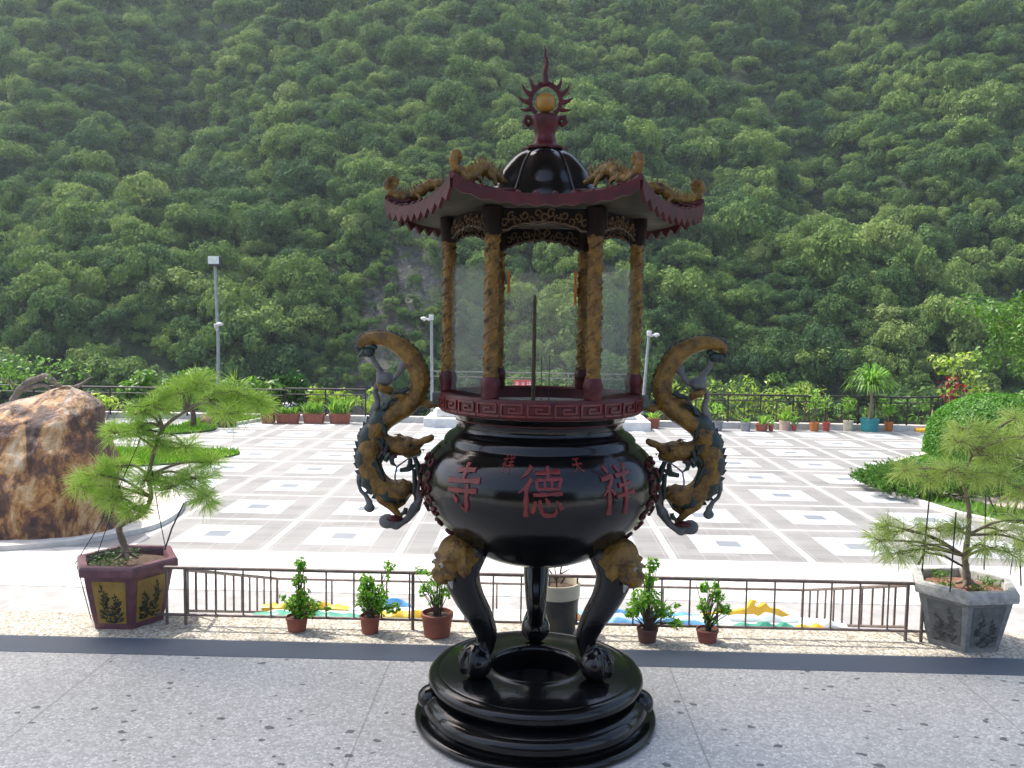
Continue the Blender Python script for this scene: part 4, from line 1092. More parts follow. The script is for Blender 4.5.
# left pot
LP = empty('potted_pine', (-2.065, 4.275, 0)); tag(LP, 'trained pine in purple hexagonal pot with yellow painted panels at left end of railing', 'potted pine')
yp = M('ochre_panel', (.30, .19, .035), (.18, .11, .025), 8, rough=.5); ink = M('ink_green', (.025, .035, .02), (.015, .02, .012), 20, rough=.5)
for k, (pf, pn) in enumerate(hexpot(LP, .265, .33, .185, math.radians(-60), purple, purple, yp)): sprig(pf, ink, pn, 3+k)
m_ = MB(); m_.lathe([(.205, .285), (.12, .30), (.002, .305)], 24); m_.build('soil', soil, LP, 40)
rg = np.random.default_rng(3); C = np.stack([rg.uniform(-.19, .02, 500), rg.uniform(-.17, .17, 500), rg.uniform(.295, .335, 500)], 1); C = C[np.hypot(C[:, 0], C[:, 1]) < .2]
quads_np('moss', leaves_np(C, rg.normal(size=(len(C), 3))+[0, 0, 1], .022, .4, rg), leaf_mat('moss_green', [(.03, .07, .02), (.06, .12, .03)], .2), LP)
Y_ = 4.2
def T(px, py, Yd=4.2): return at(px, py, Yd)
trk = [(*T(127, 556, 4.2), .021), (*T(124, 545), .018), (*T(119, 528), .0155), (*T(128, 521, 4.18), .014), (*T(142, 514, 4.16), .012), (*T(151, 497, 4.15), .011), (*T(149, 475, 4.15), .0105), (*T(155, 448, 4.15), .010), (*T(163, 428, 4.15), .009), (*T(186, 411, 4.13), .008), (*T(200, 404, 4.12), .006)]
def pad(px, py, w_, h_, ti, Yd=4.15, ry=None):
    c = at(px, py, Yd); sx = w_/2/F_PX*Yd; sz = h_/2/F_PX*Yd; return (c, sx*.8, ry if ry else sx*.7, sz*.7, ti)
pads = [pad(152, 404, 52, 30, 8), pad(140, 412, 34, 22, 8), pad(182, 392, 50, 26, 9), pad(212, 400, 50, 34, 10), pad(238, 392, 46, 36, 10), pad(256, 404, 40, 32, 10, 4.2), pad(225, 412, 50, 22, 10, 4.05), pad(200, 382, 40, 20, 9, 4.2),
        pad(116, 432, 44, 22, 7), pad(138, 428, 34, 18, 8, 4.1), pad(98, 474, 52, 28, 5, 4.1), pad(80, 486, 30, 20, 5, 4.15), pad(120, 466, 40, 26, 6, 4.2), pad(115, 497, 50, 26, 4, 4.1), pad(132, 508, 36, 22, 4, 4.05), pad(145, 480, 40, 24, 6, 4.1),
        pad(185, 446, 42, 20, 7, 4.2), pad(172, 486, 44, 28, 6, 4.1), pad(195, 478, 50, 28, 6), pad(210, 462, 34, 20, 6, 4.2), pad(206, 495, 40, 26, 6, 4.1), pad(160, 440, 36, 18, 7)]
pine(LP, None, trk, pads, pine_leaf, 11, nl=.098, width=.0014, per=50, dens=.85)
wire(LP, [T(75, 564, 4.3), T(110, 508, 4.15), T(140, 440, 4.1), T(143, 432, 4.1)]); wire(LP, [T(98, 552, 4.1), T(112, 512, 4.1), T(120, 490, 4.1)]); wire(LP, [T(166, 550, 4.1), T(158, 510, 4.1), T(152, 470, 4.1)])
wire(LP, [T(165, 549, 4.12), T(172, 528, 4.15), T(184, 503, 4.15)], r=.004); wire(LP, [T(77, 566, 4.2), T(92, 622, 4.25)]); wire(LP, [T(143, 432), T(150, 430, 4.05), T(162, 433), T(176, 436), T(187, 448)], 'guy_wire', .0035)
wire(LP, [T(78, 565, 4.2), T(103, 554, 4.1), T(140, 552, 4.1), T(166, 549, 4.15)])
# right pot
grey_stone = M('grey_stone_pot', (.42, .41, .38), (.25, .245, .23), 30, rough=.8, bm=.4, bs=70); dstone = M('dark_stone_panel', (.14, .145, .138), (.095, .10, .095), 25, rough=.8, bm=.4, bs=60)
RP = empty('potted_pine', (2.19, 4.225, 0)); tag(RP, 'pale drooping pine in grey stone hexagonal pot at right end of railing', 'potted pine')
for k, (pf, pn) in enumerate(hexpot(RP, .262, .315, .178, math.radians(-111), M('mid_stone', (.24, .245, .235), (.15, .155, .15), 30, rough=.8, bm=.4, bs=70), grey_stone, dstone, .06)): sprig(pf, M('relief_leaf_stone', (.09, .095, .09), (.07, .07, .07), 25, rough=.85), pn, 30+k)
m_ = MB(); m_.lathe([(.205, .27), (.12, .283), (.002, .29)], 24); m_.build('soil', M('red_gravel_soil', (.26, .12, .08), (.12, .06, .04), 50, rough=.95, bm=.8, bs=80), RP, 40)
rg = np.random.default_rng(8); ccs = [(-.12, -.06), (.02, -.12), (.14, .02), (-.05, .14)]
C = np.concatenate([np.stack([rg.normal(x_, .025, 90), rg.normal(y_, .025, 90), rg.uniform(.285, .32, 90)], 1) for x_, y_ in ccs])
quads_np('moss', leaves_np(C, rg.normal(size=(len(C), 3))+[0, 0, 1], .022, .35, rg), leaf_mat('weed_green', [(.06, .14, .03), (.14, .24, .05)], .3), RP)
Tr = lambda px, py, Yd=4.16: at(px, py, Yd)
trk = [(*Tr(967, 584), .023), (*Tr(966, 570), .018), (*Tr(965, 556), .015), (*Tr(968, 535), .0125), (*Tr(969, 512), .011), (*Tr(966, 492), .010), (*Tr(963, 478), .008), (*Tr(972, 455), .006)]
pads = [pad(880, 540, 40, 28, 2, 4.1), pad(905, 530, 42, 26, 2, 4.12), pad(898, 552, 40, 20, 2, 4.1), pad(925, 545, 34, 24, 2, 4.1), pad(888, 525, 26, 16, 2, 4.15), pad(935, 528, 34, 18, 3, 4.15),
        pad(905, 470, 30, 22, 6, 4.1), pad(925, 476, 46, 26, 6), pad(950, 470, 44, 26, 6, 4.1), pad(975, 478, 44, 24, 6, 4.1), pad(1002, 476, 44, 30, 6), pad(1025, 490, 44, 34, 6),
        pad(958, 442, 40, 24, 7, 4.1), pad(980, 436, 46, 28, 7, 4.2), pad(1002, 442, 50, 30, 7), pad(1026, 436, 40, 30, 7, 4.1), pad(990, 458, 50, 22, 7), pad(1015, 418, 34, 22, 7, 4.25), pad(968, 428, 34, 18, 7, 4.2),
        pad(1000, 530, 44, 26, 3), pad(1022, 520, 40, 34, 3, 4.1), pad(985, 545, 36, 18, 2, 4.1), pad(965, 528, 30, 16, 3, 4.05), pad(1035, 545, 40, 26, 3), pad(1010, 552, 36, 18, 2, 4.1), pad(1040, 465, 30, 40, 7)]
pine(RP, None, trk, pads, pine_leaf2, 21, nl=.10, width=.0012, per=44, dens=.62, droop=.4)
stick = M('dark_stake', (.02, .018, .016), None, 12)
for (x_, y0_, y1_, x2, Yd) in ((931, 482, 572, 922, 4.1), (987, 446, 570, 984, 4.3), (956, 512, 592, 950, 4.0), (1020, 548, 586, 1021, 4.15)):
    m_ = MB(); m_.tube([Tr(x_, y0_, Yd)-RP.location, Tr(x2, y1_, Yd)-RP.location], .0034, 6); m_.build('stake', stick, RP, 60)
wire(RP, [Tr(918, 565, 4.1), Tr(925, 552, 4.1), Tr(945, 556, 4.1), Tr(962, 566, 4.1)], 'low_branch', .006); wire(RP, [Tr(1010, 575), Tr(1013, 555), Tr(1020, 548)])

# small potted shrubs
shrub_leaf = leaf_mat('shrub_leaves', [(.06, .16, .02), (.12, .28, .035), (.21, .42, .05), (.32, .52, .09)], trans=.45, rough=.35)
def potshrub(px, py, wpx, hpx, label, lobes, pot_mat=terracotta, Yd=None, leaf=.026, nleaf=90, rimdark=False, stems=4, seed=0, group='small potted shrubs along the railing'):
    g = gr(px, py, 0) if Yd is None else at(px, py, Yd); g.z = 0
    s = g.y/F_PX; R = wpx/2*s; H = hpx*s
    r = empty('potted_shrub', g); tag(r, label, 'potted plant', group)
    m_ = MB(); m_.lathe([(.0, .001), (R*.78, .001), (R*.80, .006), (R*.94, H*.80), (R*.95, H*.82), (R, H*.83), (R, H-.002), (R*.97, H), (R*.9, H), (R*.88, H*.9), (R*.86, H*.8)], 32); m_.build('pot', pot_mat, r, 40)
    m_ = MB(); m_.lathe([(R*.87, H*.84), (R*.4, H*.88), (.001, H*.89)], 20); m_.build('soil', soil, r, 40)
    rg = np.random.default_rng(seed+50); st_ = MB(); Cs = []; Ns = []
    for (lx, ly, rx, rz, n) in lobes:
        n = int(n*1.45)
        c = np.array(((lx-px)*s, rg.uniform(-.01, .01), (py-ly)*s)); rx_, rz_ = rx*s, rz*s
        for j in range(max(1, n//14)):
            e = c+rg.normal(size=3)*np.array((rx_*.5, rx_*.5, rz_*.5)); k = np.array((rg.uniform(-1, 1)*R*.2, rg.uniform(-1, 1)*R*.2, H*.85))
            mid_ = k*.5+e*.5+np.array((0, 0, .01)); st_.tube([k, mid_, e], [.003, .0024, .0013], 5)
        d = unit(rg.normal(size=(n, 3))); rr = rg.random((n, 1))**.45
        Cs.append(c+d*rr*np.array((rx_, rx_*.85, rz_))); Ns.append(d*.5+rg.normal(size=(n, 3))*.6+[0, -.1, .6])
    st_.build('stem', bark, r, 60)
    C = np.concatenate(Cs); Nn = np.concatenate(Ns)
    quads_np('leaves', leaves_np(C, Nn, leaf*(.65+.7*rg.random(len(C))), .48, rg), shrub_leaf, r)
    return r
potshrub(297, 630, 23, 15, 'slender shrub in small terracotta pot, leftmost of the pots at the railing', [(300, 562, 6, 8, 60), (299, 578, 8, 8, 60), (303, 592, 9, 8, 70), (297, 601, 13, 9, 150), (312, 604, 11, 7, 70), (305, 612, 12, 6, 60), (282, 596, 3, 3, 8), (328, 607, 4, 3, 10)], seed=1)
potshrub(370, 632, 21, 18, 'dense bushy shrub in small terracotta pot, second from left at the railing', [(366, 580, 9, 9, 110), (376, 592, 14, 12, 170), (364, 598, 10, 14, 150), (380, 606, 12, 9, 90), (390, 562, 6, 6, 26), (394, 606, 8, 5, 40), (388, 575, 2, 6, 8)], seed=2)
potshrub(437, 635, 33, 24, 'thin open shrub in widest terracotta pot beside the black lion leg of the burner', [(438, 575, 13, 8, 60), (430, 585, 10, 8, 60), (444, 590, 10, 9, 50), (420, 567, 6, 4, 18), (436, 600, 10, 6, 30), (422, 590, 5, 6, 24)], seed=3)
potshrub(647, 641, 22, 14, 'big leafy shrub in small brown pot behind the burner right leg', [(650, 562, 8, 8, 80), (648, 578, 8, 8, 60), (646, 596, 17, 11, 200), (636, 606, 12, 10, 100), (660, 610, 14, 8, 120), (676, 622, 9, 6, 50), (628, 612, 6, 5, 30), (676, 603, 3, 3, 10)], pot_mat=M('dark_brown_pot', (.12, .05, .035), (.08, .035, .03), 12, rough=.7), seed=4)
potshrub(707, 641, 23, 13, 'sparse upright shrub in shallow red-brown pot, rightmost of the pots at the railing', [(703, 586, 6, 6, 46), (716, 594, 9, 8, 70), (702, 604, 7, 8, 50), (722, 607, 9, 6, 60), (710, 618, 9, 5, 30), (714, 582, 4, 4, 18)], pot_mat=M('red_brown_pot', (.22, .06, .05), (.15, .045, .035), 12, rough=.7), seed=5)
# big two-tone pot behind the burner
g = Vector((.155, 4.22, 0)); r = empty('potted_shrub', g); tag(r, 'nearly bare shrub in large black pot with cream rim behind the burner back leg', 'potted plant')
R, H = .118, .262
m_ = MB(); m_.lathe([(0, .001), (R*.74, .001), (R*.78, .01)]+[(R*(.80+.14*t/12)+(.0015 if t % 2 else 0), .015+(H*.72-.015)*t/12) for t in range(13)], 40); m_.build('pot', M('ribbed_black_pot', (.035, .034, .03), (.02, .02, .018), 20, rough=.5), r, 40)
m_ = MB(); m_.lathe([(R*.93, H*.72), (R*.99, H*.73), (R, H*.97), (R*.98, H), (R*.91, H), (R*.89, H*.95), (R*.86, H*.8)], 40); m_.build('cream_rim', M('cream_glaze', (.5, .45, .33), (.42, .37, .27), 10, rough=.4), r, 40)
m_ = MB(); m_.lathe([(R*.88, H*.86), (.001, H*.88)], 20); m_.build('soil', soil, r)
m_ = MB(); rg = np.random.default_rng(4)
for P_ in ([(0, 0, .22), (-.005, 0, .28), (-.015, 0, .34)], [(-.005, 0, .27), (.02, 0, .3), (.06, 0, .325)], [(0, 0, .26), (-.03, .01, .30), (-.05, .01, .33)], [(.015, 0, .295), (.02, .01, .33), (.03, 0, .35)], [(.02, .0, .25), (.04, -.02, .29), (.055, -.02, .30)]): m_.tube(P_, [.005, .004, .002], 6)
m_.build('stem', bark, r, 60)
C = np.array([(-.015, 0, .34)]*6+[(-.05, .01, .33)]*5)+rg.normal(size=(11, 3))*.012; quads_np('leaves', leaves_np(C, rg.normal(size=(11, 3)), .02, .4, rg), shrub_leaf, r)

# ================================================================ PLAZA EDGE
# fences
def fence(name, label, pts_, ztop, zb, step=.575, second=True, group=None, post_every=2, m=fence_mat, rt=.028):
    o = Vector((pts_[0][0], pts_[0][1], zb)); r = empty(name, o); tag(r, label, 'fence', group)
    def tb(nm, a_, b_, rad, n=6):
        q = MB(); q.tube([Vector(a_)-o, Vector(b_)-o], rad, n); q.build(nm, m, r, 60)
    cnt = 0
    for (x0, y0), (x1, y1) in zip(pts_, pts_[1:]):
        tb('top_rail', (x0, y0, ztop), (x1, y1, ztop), rt, 8); tb('bottom_rail', (x0, y0, zb+.14), (x1, y1, zb+.14), .016)
        if second: tb('second_rail', (x0, y0, ztop-.17), (x1, y1, ztop-.17), .016)
        Ls = math.hypot(x1-x0, y1-y0); n = max(1, int(round(Ls/step)))
        for i in range(n+1 if (x1, y1) == tuple(pts_[-1]) else n):
            t = i/n; x, y = x0+(x1-x0)*t, y0+(y1-y0)*t
            if i % post_every == 0: tb('post', (x, y, zb), (x, y, ztop), .026)
            else: tb('baluster', (x, y, zb+.14), (x, y, ztop-(.17 if i % 4 else 0)), .015)
    return r
kerb = MB()
for (x0, y0), (x1, y1) in (((-30, 25.2), (-3.1, 25.55)), ((3.55, 25.55), (30, 25.8))):
    kerb.box(((x0+x1)/2, (y0+y1)/2, PZ+.04), (math.hypot(x1-x0, y1-y0), .3, .26), math.atan2(y1-y0, x1-x0))
tag(kerb.build('edge_kerb', concrete), kind='structure')
eg = MB(); eg.box((0, 25.95, PZ-.2), (60, 1.2, .3)); tag(eg.build('edge_ground', M('edge_soil', (.12, .12, .06), (.06, .08, .03), 3, rough=.95)), kind='structure')
fence('fence', 'dark iron fence along the plaza edge left of the burner', [(-22, 25.2), (-7.4, 25.3)], -.5, PZ+.1)
fence('fence', 'short dark iron fence behind the terracotta flower boxes', [(-7.35, 25.35), (-4.95, 25.45)], -.5+.04, PZ+.1)
fence('fence', 'long dark iron fence behind the row of small pots right of the burner', [(5.0, 25.55), (11.3, 25.55), (12.6, 26.1), (15.2, 26.2)], -.43, PZ+.1, step=.5)
fence('fence', 'thin grey railing on the balcony beyond the stone platform', [(-3.3, 28.6), (3.6, 28.6)], -.05, -.95, step=1.15, second=True, m=M('thin_grey_iron', (.14, .13, .125), (.1, .09, .09), 8, rough=.5), post_every=1, rt=.022)
# stone platform
white_stone = M('white_stone', (.6, .59, .57), (.48, .47, .45), 8, rough=.8, bm=.2, bs=30)
pf_ = empty('stone_platform', (.25, 26.5, PZ)); tag(pf_, 'pale stepped stone platform at the far edge behind the burner', 'platform')
for nm, x0, x1, y0, y1, z0, z1 in (('lower_step', -3.05, 3.5, 24.3, 29, -6, .26), ('upper_step', -2.72, 3.1, 24.75, 28.9, .262, .5)):
    m_ = MB(); m_.box(((x0+x1)/2-.25, (y0+y1)/2-26.5, (z0+z1)/2), (x1-x0, y1-y0, z1-z0), bev=.02); m_.build(nm, white_stone, pf_)
# red sign
sg = empty('red_sign', at(523, 384, 28.5)); tag(sg, 'small red sign with pale characters on the far thin railing', 'sign')
m_ = MB(); m_.box((0, 0, 0), (.62, .03, .27), bev=.005); bo = m_.build('board', M('sign_red', (.5, .03, .05), (.42, .03, .04), 9), sg)
m_ = MB()
for j, gl in enumerate((G_si, G_tian, G_xiang)):
    for stt in gl:
        for q0, q1 in zip(stt, stt[1:]):
            a_ = Vector((-.2+j*.2+(q0[0]-.5)*.15, -.017, (q0[1]-.5)*.17)); b_ = Vector((-.2+j*.2+(q1[0]-.5)*.15, -.017, (q1[1]-.5)*.17)); m_.tube([a_, b_], .008, 5)
m_.build('writing', M('sign_white', (.7, .62, .6), None, 9), bo)

# lamp posts
pole_m = M('galvanised_pole', (.26, .275, .29), (.2, .21, .22), 10, rough=.5, metal=.3); lampw = M('lamp_glass', (.62, .64, .6), (.5, .52, .5), 10, rough=.3); dk = M('lamp_housing', (.06, .06, .06), None, 10)
p = at(217, 264, 25.9); h = p.z-PZ
r = empty('lamp_post', (p.x, p.y, PZ)); tag(r, 'tall grey lamp post with square floodlight head at left against the forest', 'lamp post')
m_ = MB(); m_.tube([(0, 0, 0), (.02, 0, h*.5), (-.06, 0, h)], [.06, .05, .045], 12); m_.build('pole', pole_m, r, 60)
m_ = MB(); m_.box((-.04, 0, h+.08), (.34, .26, .30), bev=.03); hh = m_.build('lamp_head', dk, r); m_ = MB(); m_.box((-.06, -.135, h+.11), (.33, .012, .23)); m_.build('lamp_glass', lampw, hh)
m_ = MB(); m_.box((.0, -.1, h*.60), (.1, .16, .12), bev=.02); m_.sphere((.12, -.14, h*.6+.05), (.12, .08, .06), 12, 8); m_.tube([(0, 0, h*.6-.1), (0, -.06, h*.6-.1)], .05, 8); m_.build('security_camera', M('camera_white', (.5, .5, .5), None, 10), r, 60)
for px_, ytop, lean, lab, hd_ in ((431.5, 318, .05, 'slim straight grey lamp post seen just left of the burner columns', -1), (649, 334, -.12, 'slim leaning lamp post with white lamp seen right of the burner columns', 1)):
    p = at(px_, ytop, 26.2); h = p.z-PZ; bx_ = p.x+lean*(1 if px_ < 500 else 1.4)
    r = empty('lamp_post', (bx_, 26.2, PZ)); tag(r, lab, 'lamp post')
    m_ = MB(); m_.tube([(0, 0, 0), (p.x-bx_, 0, h)], [.05, .042], 12); m_.build('pole', pole_m, r, 60)
    m_ = MB(); dx = p.x-bx_
    m_.tube([(dx, 0, h-.08), (dx+hd_*.15, 0, h-.03), (dx+hd_*.25, 0, h-.08)], [.035, .03, .03], 8); m_.sphere((dx+hd_*.24, 0, h-.02), (.10, .09, .055), 14, 10); m_.box((dx, -.05, h+.02), (.14, .12, .16), bev=.02); m_.build('lamp_head', M('camera_white', (0, 0, 0)), r, 60)

# flower boxes and pots along the far edge
grass_leaf = leaf_mat('light_plant_leaves', [(.07, .17, .03), (.14, .28, .05), (.24, .38, .08), (.36, .46, .16)], trans=.4)
def blades(name, c, R, H, n, mat, par, seed, w_=.02, spread=.6):
    rg = np.random.default_rng(seed); out = []
    b0 = np.stack([rg.uniform(-R[0], R[0], n), rg.uniform(-R[1], R[1], n), np.zeros(n)], 1)+np.array(c)
    d = unit(np.stack([rg.normal(0, spread, n), rg.normal(0, spread, n), np.ones(n)], 1)); l = H*(.5+.6*rg.random((n, 1)))
    side = unit(np.cross(d, rg.normal(size=(n, 3))))*w_; mid_ = b0+d*l*.6; tip = b0+d*l+np.array([0, 0, -1])*l*.15+np.stack([d[:, 0], d[:, 1], 0*d[:, 0]], 1)*l*.3
    quads_np(name, np.stack([b0-side*.5, mid_-side, tip, mid_+side], 1), mat, par)
for i, (xa, xb_, lab, hh) in enumerate(((263, 274, 'small square terracotta pot of low plants at left end of the flower boxes', .2), (277, 299, 'terracotta flower box with white blossoms, left of the three long boxes', .32), (304, 324, 'terracotta flower box with pale green shoots, middle of the three long boxes', .5), (330, 350, 'terracotta flower box with tall yellow-green leaves, right of the three long boxes', .65))):
    a_, b_ = gr(xa, 423, PZ), gr(xb_, 423.5, PZ); c = (a_+b_)/2; W = (b_-a_).length
    r = empty('flower_box', c); tag(r, lab, 'flower box', 'terracotta flower boxes on the plaza edge')
    m_ = MB(); t_ = .92
    V = []
    for z, s in ((0, .86), (.24, .97), (.24, 1.0), (.29, 1.0), (.29, .9), (.25, .88)):
        for sx, sy in ((-1, -1), (1, -1), (1, 1), (-1, 1)): V.append((sx*W/2*s, sy*.15*s, z))
    m_.add(V, [(3, 2, 1, 0)]+[(4*j+k, 4*j+(k+1) % 4, 4*j+4+(k+1) % 4, 4*j+4+k) for j in range(5) for k in range(4)]+[(20, 21, 22, 23)]); m_.build('box', terracotta, r)
    blades('leaves', (0, 0, .25), (W*.42, .1), hh, 130 if W > .5 else 50, grass_leaf, r, 70+i, .022, .3)
    if i == 1:
        rg = np.random.default_rng(1); C = np.stack([rg.uniform(-.2, .25, 26), rg.uniform(-.1, .1, 26), rg.uniform(.4, .62, 26)], 1); quads_np('blossom', leaves_np(C, rg.normal(size=(26, 3))+[0, -1, .4], .07, .9, rg), M('blossom_white', (.7, .7, .68), None, 10), r)
def far_pot(px0, px1, ytop, ybot, mat, label, plant=('blades', .3, 60), seed=0, taper=.78):
    c = gr((px0+px1)/2, ybot, PZ); s = c.y/F_PX; R = (px1-px0)/2*s; H = (ybot-ytop)*s
    r = empty('flower_pot', c); tag(r, label, 'potted plant', 'pots in a row along the far fence')
    m_ = MB(); m_.lathe([(0, .001), (R*taper, .001), (R*.93, H*.8), (R, H*.82), (R, H), (R*.88, H), (R*.86, H*.85), (.001, H*.86)], 20); m_.build('pot', mat, r, 35)
    k, hh, n = plant
    if k == 'blades': blades('leaves', (0, 0, H*.85), (R*.5, R*.5), hh, n, grass_leaf, r, seed, .02, .45)
    elif k == 'bush':
        rg = np.random.default_rng(seed); C = unit(rg.normal(size=(n, 3)))*rg.random((n, 1))**.4*np.array((R*1.5, R*1.5, hh*.3))+np.array((0, 0, H+hh*.62))
        quads_np('leaves', leaves_np(C, rg.normal(size=(n, 3))+[0, 0, .5], .13, .4, rg), grass_leaf, r); m_ = MB(); m_.tube([(0, 0, H*.8), (.01, 0, H+hh*.6)], .015, 6); m_.build('stem', bark, r, 60)
    elif k == 'palm':
        m_ = MB(); top = H+hh*.5; m_.tube([(0, 0, H*.8), (.03, 0, H+.5), (0, 0, top)], [.07, .045, .04], 10); m_.build('trunk', pale_bark, r, 60)
        rg = np.random.default_rng(seed); P_ = []
        for i in range(n):
            a_ = rg.random()*2*PI; e = rg.uniform(-.1, 1.45); l = hh*.42*rg.uniform(.8, 1.15); d = np.array((math.cos(a_)*math.cos(e), math.sin(a_)*math.cos(e), math.sin(e))); b0 = np.array((0, 0, top)); sd_ = np.array((-math.sin(a_), math.cos(a_), 0))*.016
            q = [b0, b0+d*l*.45, b0+d*l*.8+np.array((0, 0, -.06*l)), b0+d*l+np.array((0, 0, -.32*l))]
            P_.append(np.stack([q[0]-sd_, q[1]-sd_, q[1]+sd_, q[0]+sd_])); P_.append(np.stack([q[1]-sd_, q[2]-sd_, q[2]+sd_, q[1]+sd_])); P_.append(np.stack([q[2]-sd_, q[3], q[3]+sd_*.1, q[2]+sd_]))
        quads_np('fronds', np.array(P_), leaf_mat('frond_green', [(.07, .17, .03), (.14, .28, .05), (.28, .42, .12)], trans=.4), r)
    return r
greyp = M('grey_pot', (.22, .22, .23), (.16, .16, .17), 12); pinkp = M('pink_pot', (.5, .26, .24), (.4, .35, .25), 5); redp = M('red_pot', (.38, .07, .05), (.3, .06, .04), 12); beigep = M('beige_pot', (.5, .45, .34), (.42, .37, .28), 12); teal = M('teal_pot', (.03, .24, .25), (.03, .18, .2), 8); orp = M('orange_pot', (.42, .15, .04), (.32, .11, .03), 12)
far_pot(647, 660, 418, 428, terracotta, 'terracotta pot beside the right end of the stone platform', ('blades', .35, 40), 1)
far_pot(710, 723, 421, 430.5, greyp, 'grey bowl pot just right of the dragon handle, leftmost along the right fence', ('bush', .6, 60), 2)
far_pot(740, 751, 422, 431, greyp, 'grey bowl pot with little in it standing left of a wide terracotta bowl', ('blades', .25, 20), 3)
far_pot(755, 768, 423.5, 431, terracotta, 'wide low terracotta bowl pot with spiky leaves by the right fence', ('blades', .4, 50), 4)
far_pot(768.5, 773.5, 425, 431, redp, 'tiny red pot touching the wide terracotta bowl', ('blades', .25, 20), 5)
far_pot(779, 790, 420.5, 430, pinkp, 'pink and cream pot with light green leaves by the right fence', ('blades', .5, 70), 6, .9)
far_pot(791.5, 796.5, 425, 430.5, redp, 'tiny red pot just right of the pink and cream pot', ('blades', .4, 24), 7)
far_pot(809, 819, 422.5, 431, orp, 'orange clay pot with tall pale plant, left of a red pot by the fence', ('bush', 1.1, 90), 8)
far_pot(822, 830, 422, 431, redp, 'red pot with dark slender plant by the right fence', ('bush', .9, 50), 9)
far_pot(843, 853, 420.5, 430.5, beigep, 'beige tub with yellow-green bushy plant left of the teal pot', ('bush', .8, 110), 10, .85)
far_pot(860, 878.5, 418.5, 431, teal, 'ponytail palm in a wide teal pot by the far right fence', ('palm', 2.0, 260), 11, .85)
far_pot(884, 893, 422, 431, orp, 'orange-brown pot with pale bush between teal pot and yellow dustpan', ('bush', .6, 90), 12)
# yellow dustpan
c = gr(929, 432, PZ); r = empty('dustpan', c); tag(r, 'yellow long-handled dustpan lying by the clipped hedge', 'dustpan')
ylw = M('yellow_plastic', (.7, .38, .02), (.6, .3, .02), 8, rough=.4)
m_ = MB(); m_.box((-.05, 0, .05), (.62, .34, .1), .1, bev=.03); m_.build('pan', ylw, r); m_ = MB(); m_.tube([(.0, 0, .08), (.1, .05, .66)], .018, 8); m_.build('handle', M('pale_wood_handle', (.5, .36, .15), None, 8), r, 60)

# ================================================================ LEFT: boulder, garden
rock_m, nt, bb_ = new_mat('boulder_stone')
v = ocoord(nt); mp = N(nt, 'ShaderNodeMapping'); mp.inputs['Scale'].default_value = (1.7, 1.4, .75); mp.inputs['Rotation'].default_value = (0, .25, 0); L(nt, v, mp.inputs[0])
f1 = nz(nt, mp.outputs[0], 1.7, 10, .72, .7); f2 = nz(nt, v, 5, 10, .75, .3)
c1 = ramp(nt, mth(nt, 'ADD', mth(nt, 'MULTIPLY', f1, .76), mth(nt, 'MULTIPLY', f2, .24)), [(.38, (.05, .03, .026)), (.46, (.085, .045, .034)), (.495, (.17, .08, .042)), (.53, (.34, .17, .055)), (.575, (.46, .31, .16)), (.65, (.56, .52, .44))])
sepx = nt.nodes.new('ShaderNodeSeparateXYZ'); L(nt, v, sepx.inputs[0])
topf = mth(nt, 'ADD', mth(nt, 'MULTIPLY', sepx.outputs[2], .9), mth(nt, 'MULTIPLY', nz(nt, v, 3, 6), 1.0))
c1 = mixc(nt, mth(nt, 'MULTIPLY', ramp(nt, topf, [(.0, (0, 0, 0)), (1, (1, 1, 1))]), 0.0), c1, (.5, .45, .38))
tf_ = ramp(nt, mth(nt, 'ADD', mth(nt, 'MULTIPLY', mth(nt, 'SUBTRACT', sepx.outputs[2], 1.75), .9), mth(nt, 'MULTIPLY', mth(nt, 'SUBTRACT', f2, .5), 3.0)), [(.0, (0, 0, 0)), (.5, (1, 1, 1))])
c1 = mixc(nt, mth(nt, 'MULTIPLY', tf_, .75), c1, (.50, .42, .32))
L(nt, c1, bb_.inputs['Base Color']); bb_.inputs['Roughness'].default_value = .6
bump(nt, bb_, mth(nt, 'ADD', f1, mth(nt, 'MULTIPLY', f2, .5)), .9, .12)
c = Vector((-6.75, 11.75, PZ)); lv = [(545, -70, 108), (535, -70, 107), (520, -68, 99), (505, -66, 94), (480, -62, 91), (455, -55, 90), (440, -50, 85), (425, -40, 84), (412, -22, 87), (405, -5, 83), (398, 18, 76), (393, 30, 66), (390, 38, 58), (388.5, 44, 54)]
V = []; ns = 130
lvl = cat_rom(lv, 7)
for q in lvl:
    z = at(50, q[0], 11.3).z; x0, x1 = at(q[1], q[0], 11.3).x, at(q[2], q[0], 11.3).x; hz_ = max(0, min(1, (z-PZ)/2.0)); dp_ = (.85*(1-hz_**3)+.12)
    for k in range(ns):
        a_ = 2*PI*k/ns; ca, sa = math.cos(a_), math.sin(a_)
        sq = (abs(ca)**2.6+abs(sa)**2.6)**(-1/2.6)
        p = Vector(((x0+x1)/2+(x1-x0)/2*ca*sq, 11.75+dp_*sa*sq, z))
        nn = .16*noise.noise(p*1.2)+.07*noise.noise(p*3)+.03*noise.noise(p*8)+.018*noise.noise(p*18)-.05*abs(noise.noise(Vector((p.x*4, p.y*4, p.z*.8))))
        edge = .5 if abs(ca) > .9 else 1
        V.append(p+Vector((ca*.6*edge, sa, 0))*nn-c)
m_ = MB(); nl_ = len(lvl); m_.add(V, [(i*ns+k, i*ns+(k+1) % ns, (i+1)*ns+(k+1) % ns, (i+1)*ns+k) for i in range(nl_-1) for k in range(ns)]+[tuple((nl_-1)*ns+k for k in range(ns))])
o = m_.build('boulder', rock_m, loc=c, smooth=60); tag(o, 'huge rust-brown and cream boulder standing at the left edge of the plaza', 'boulder')
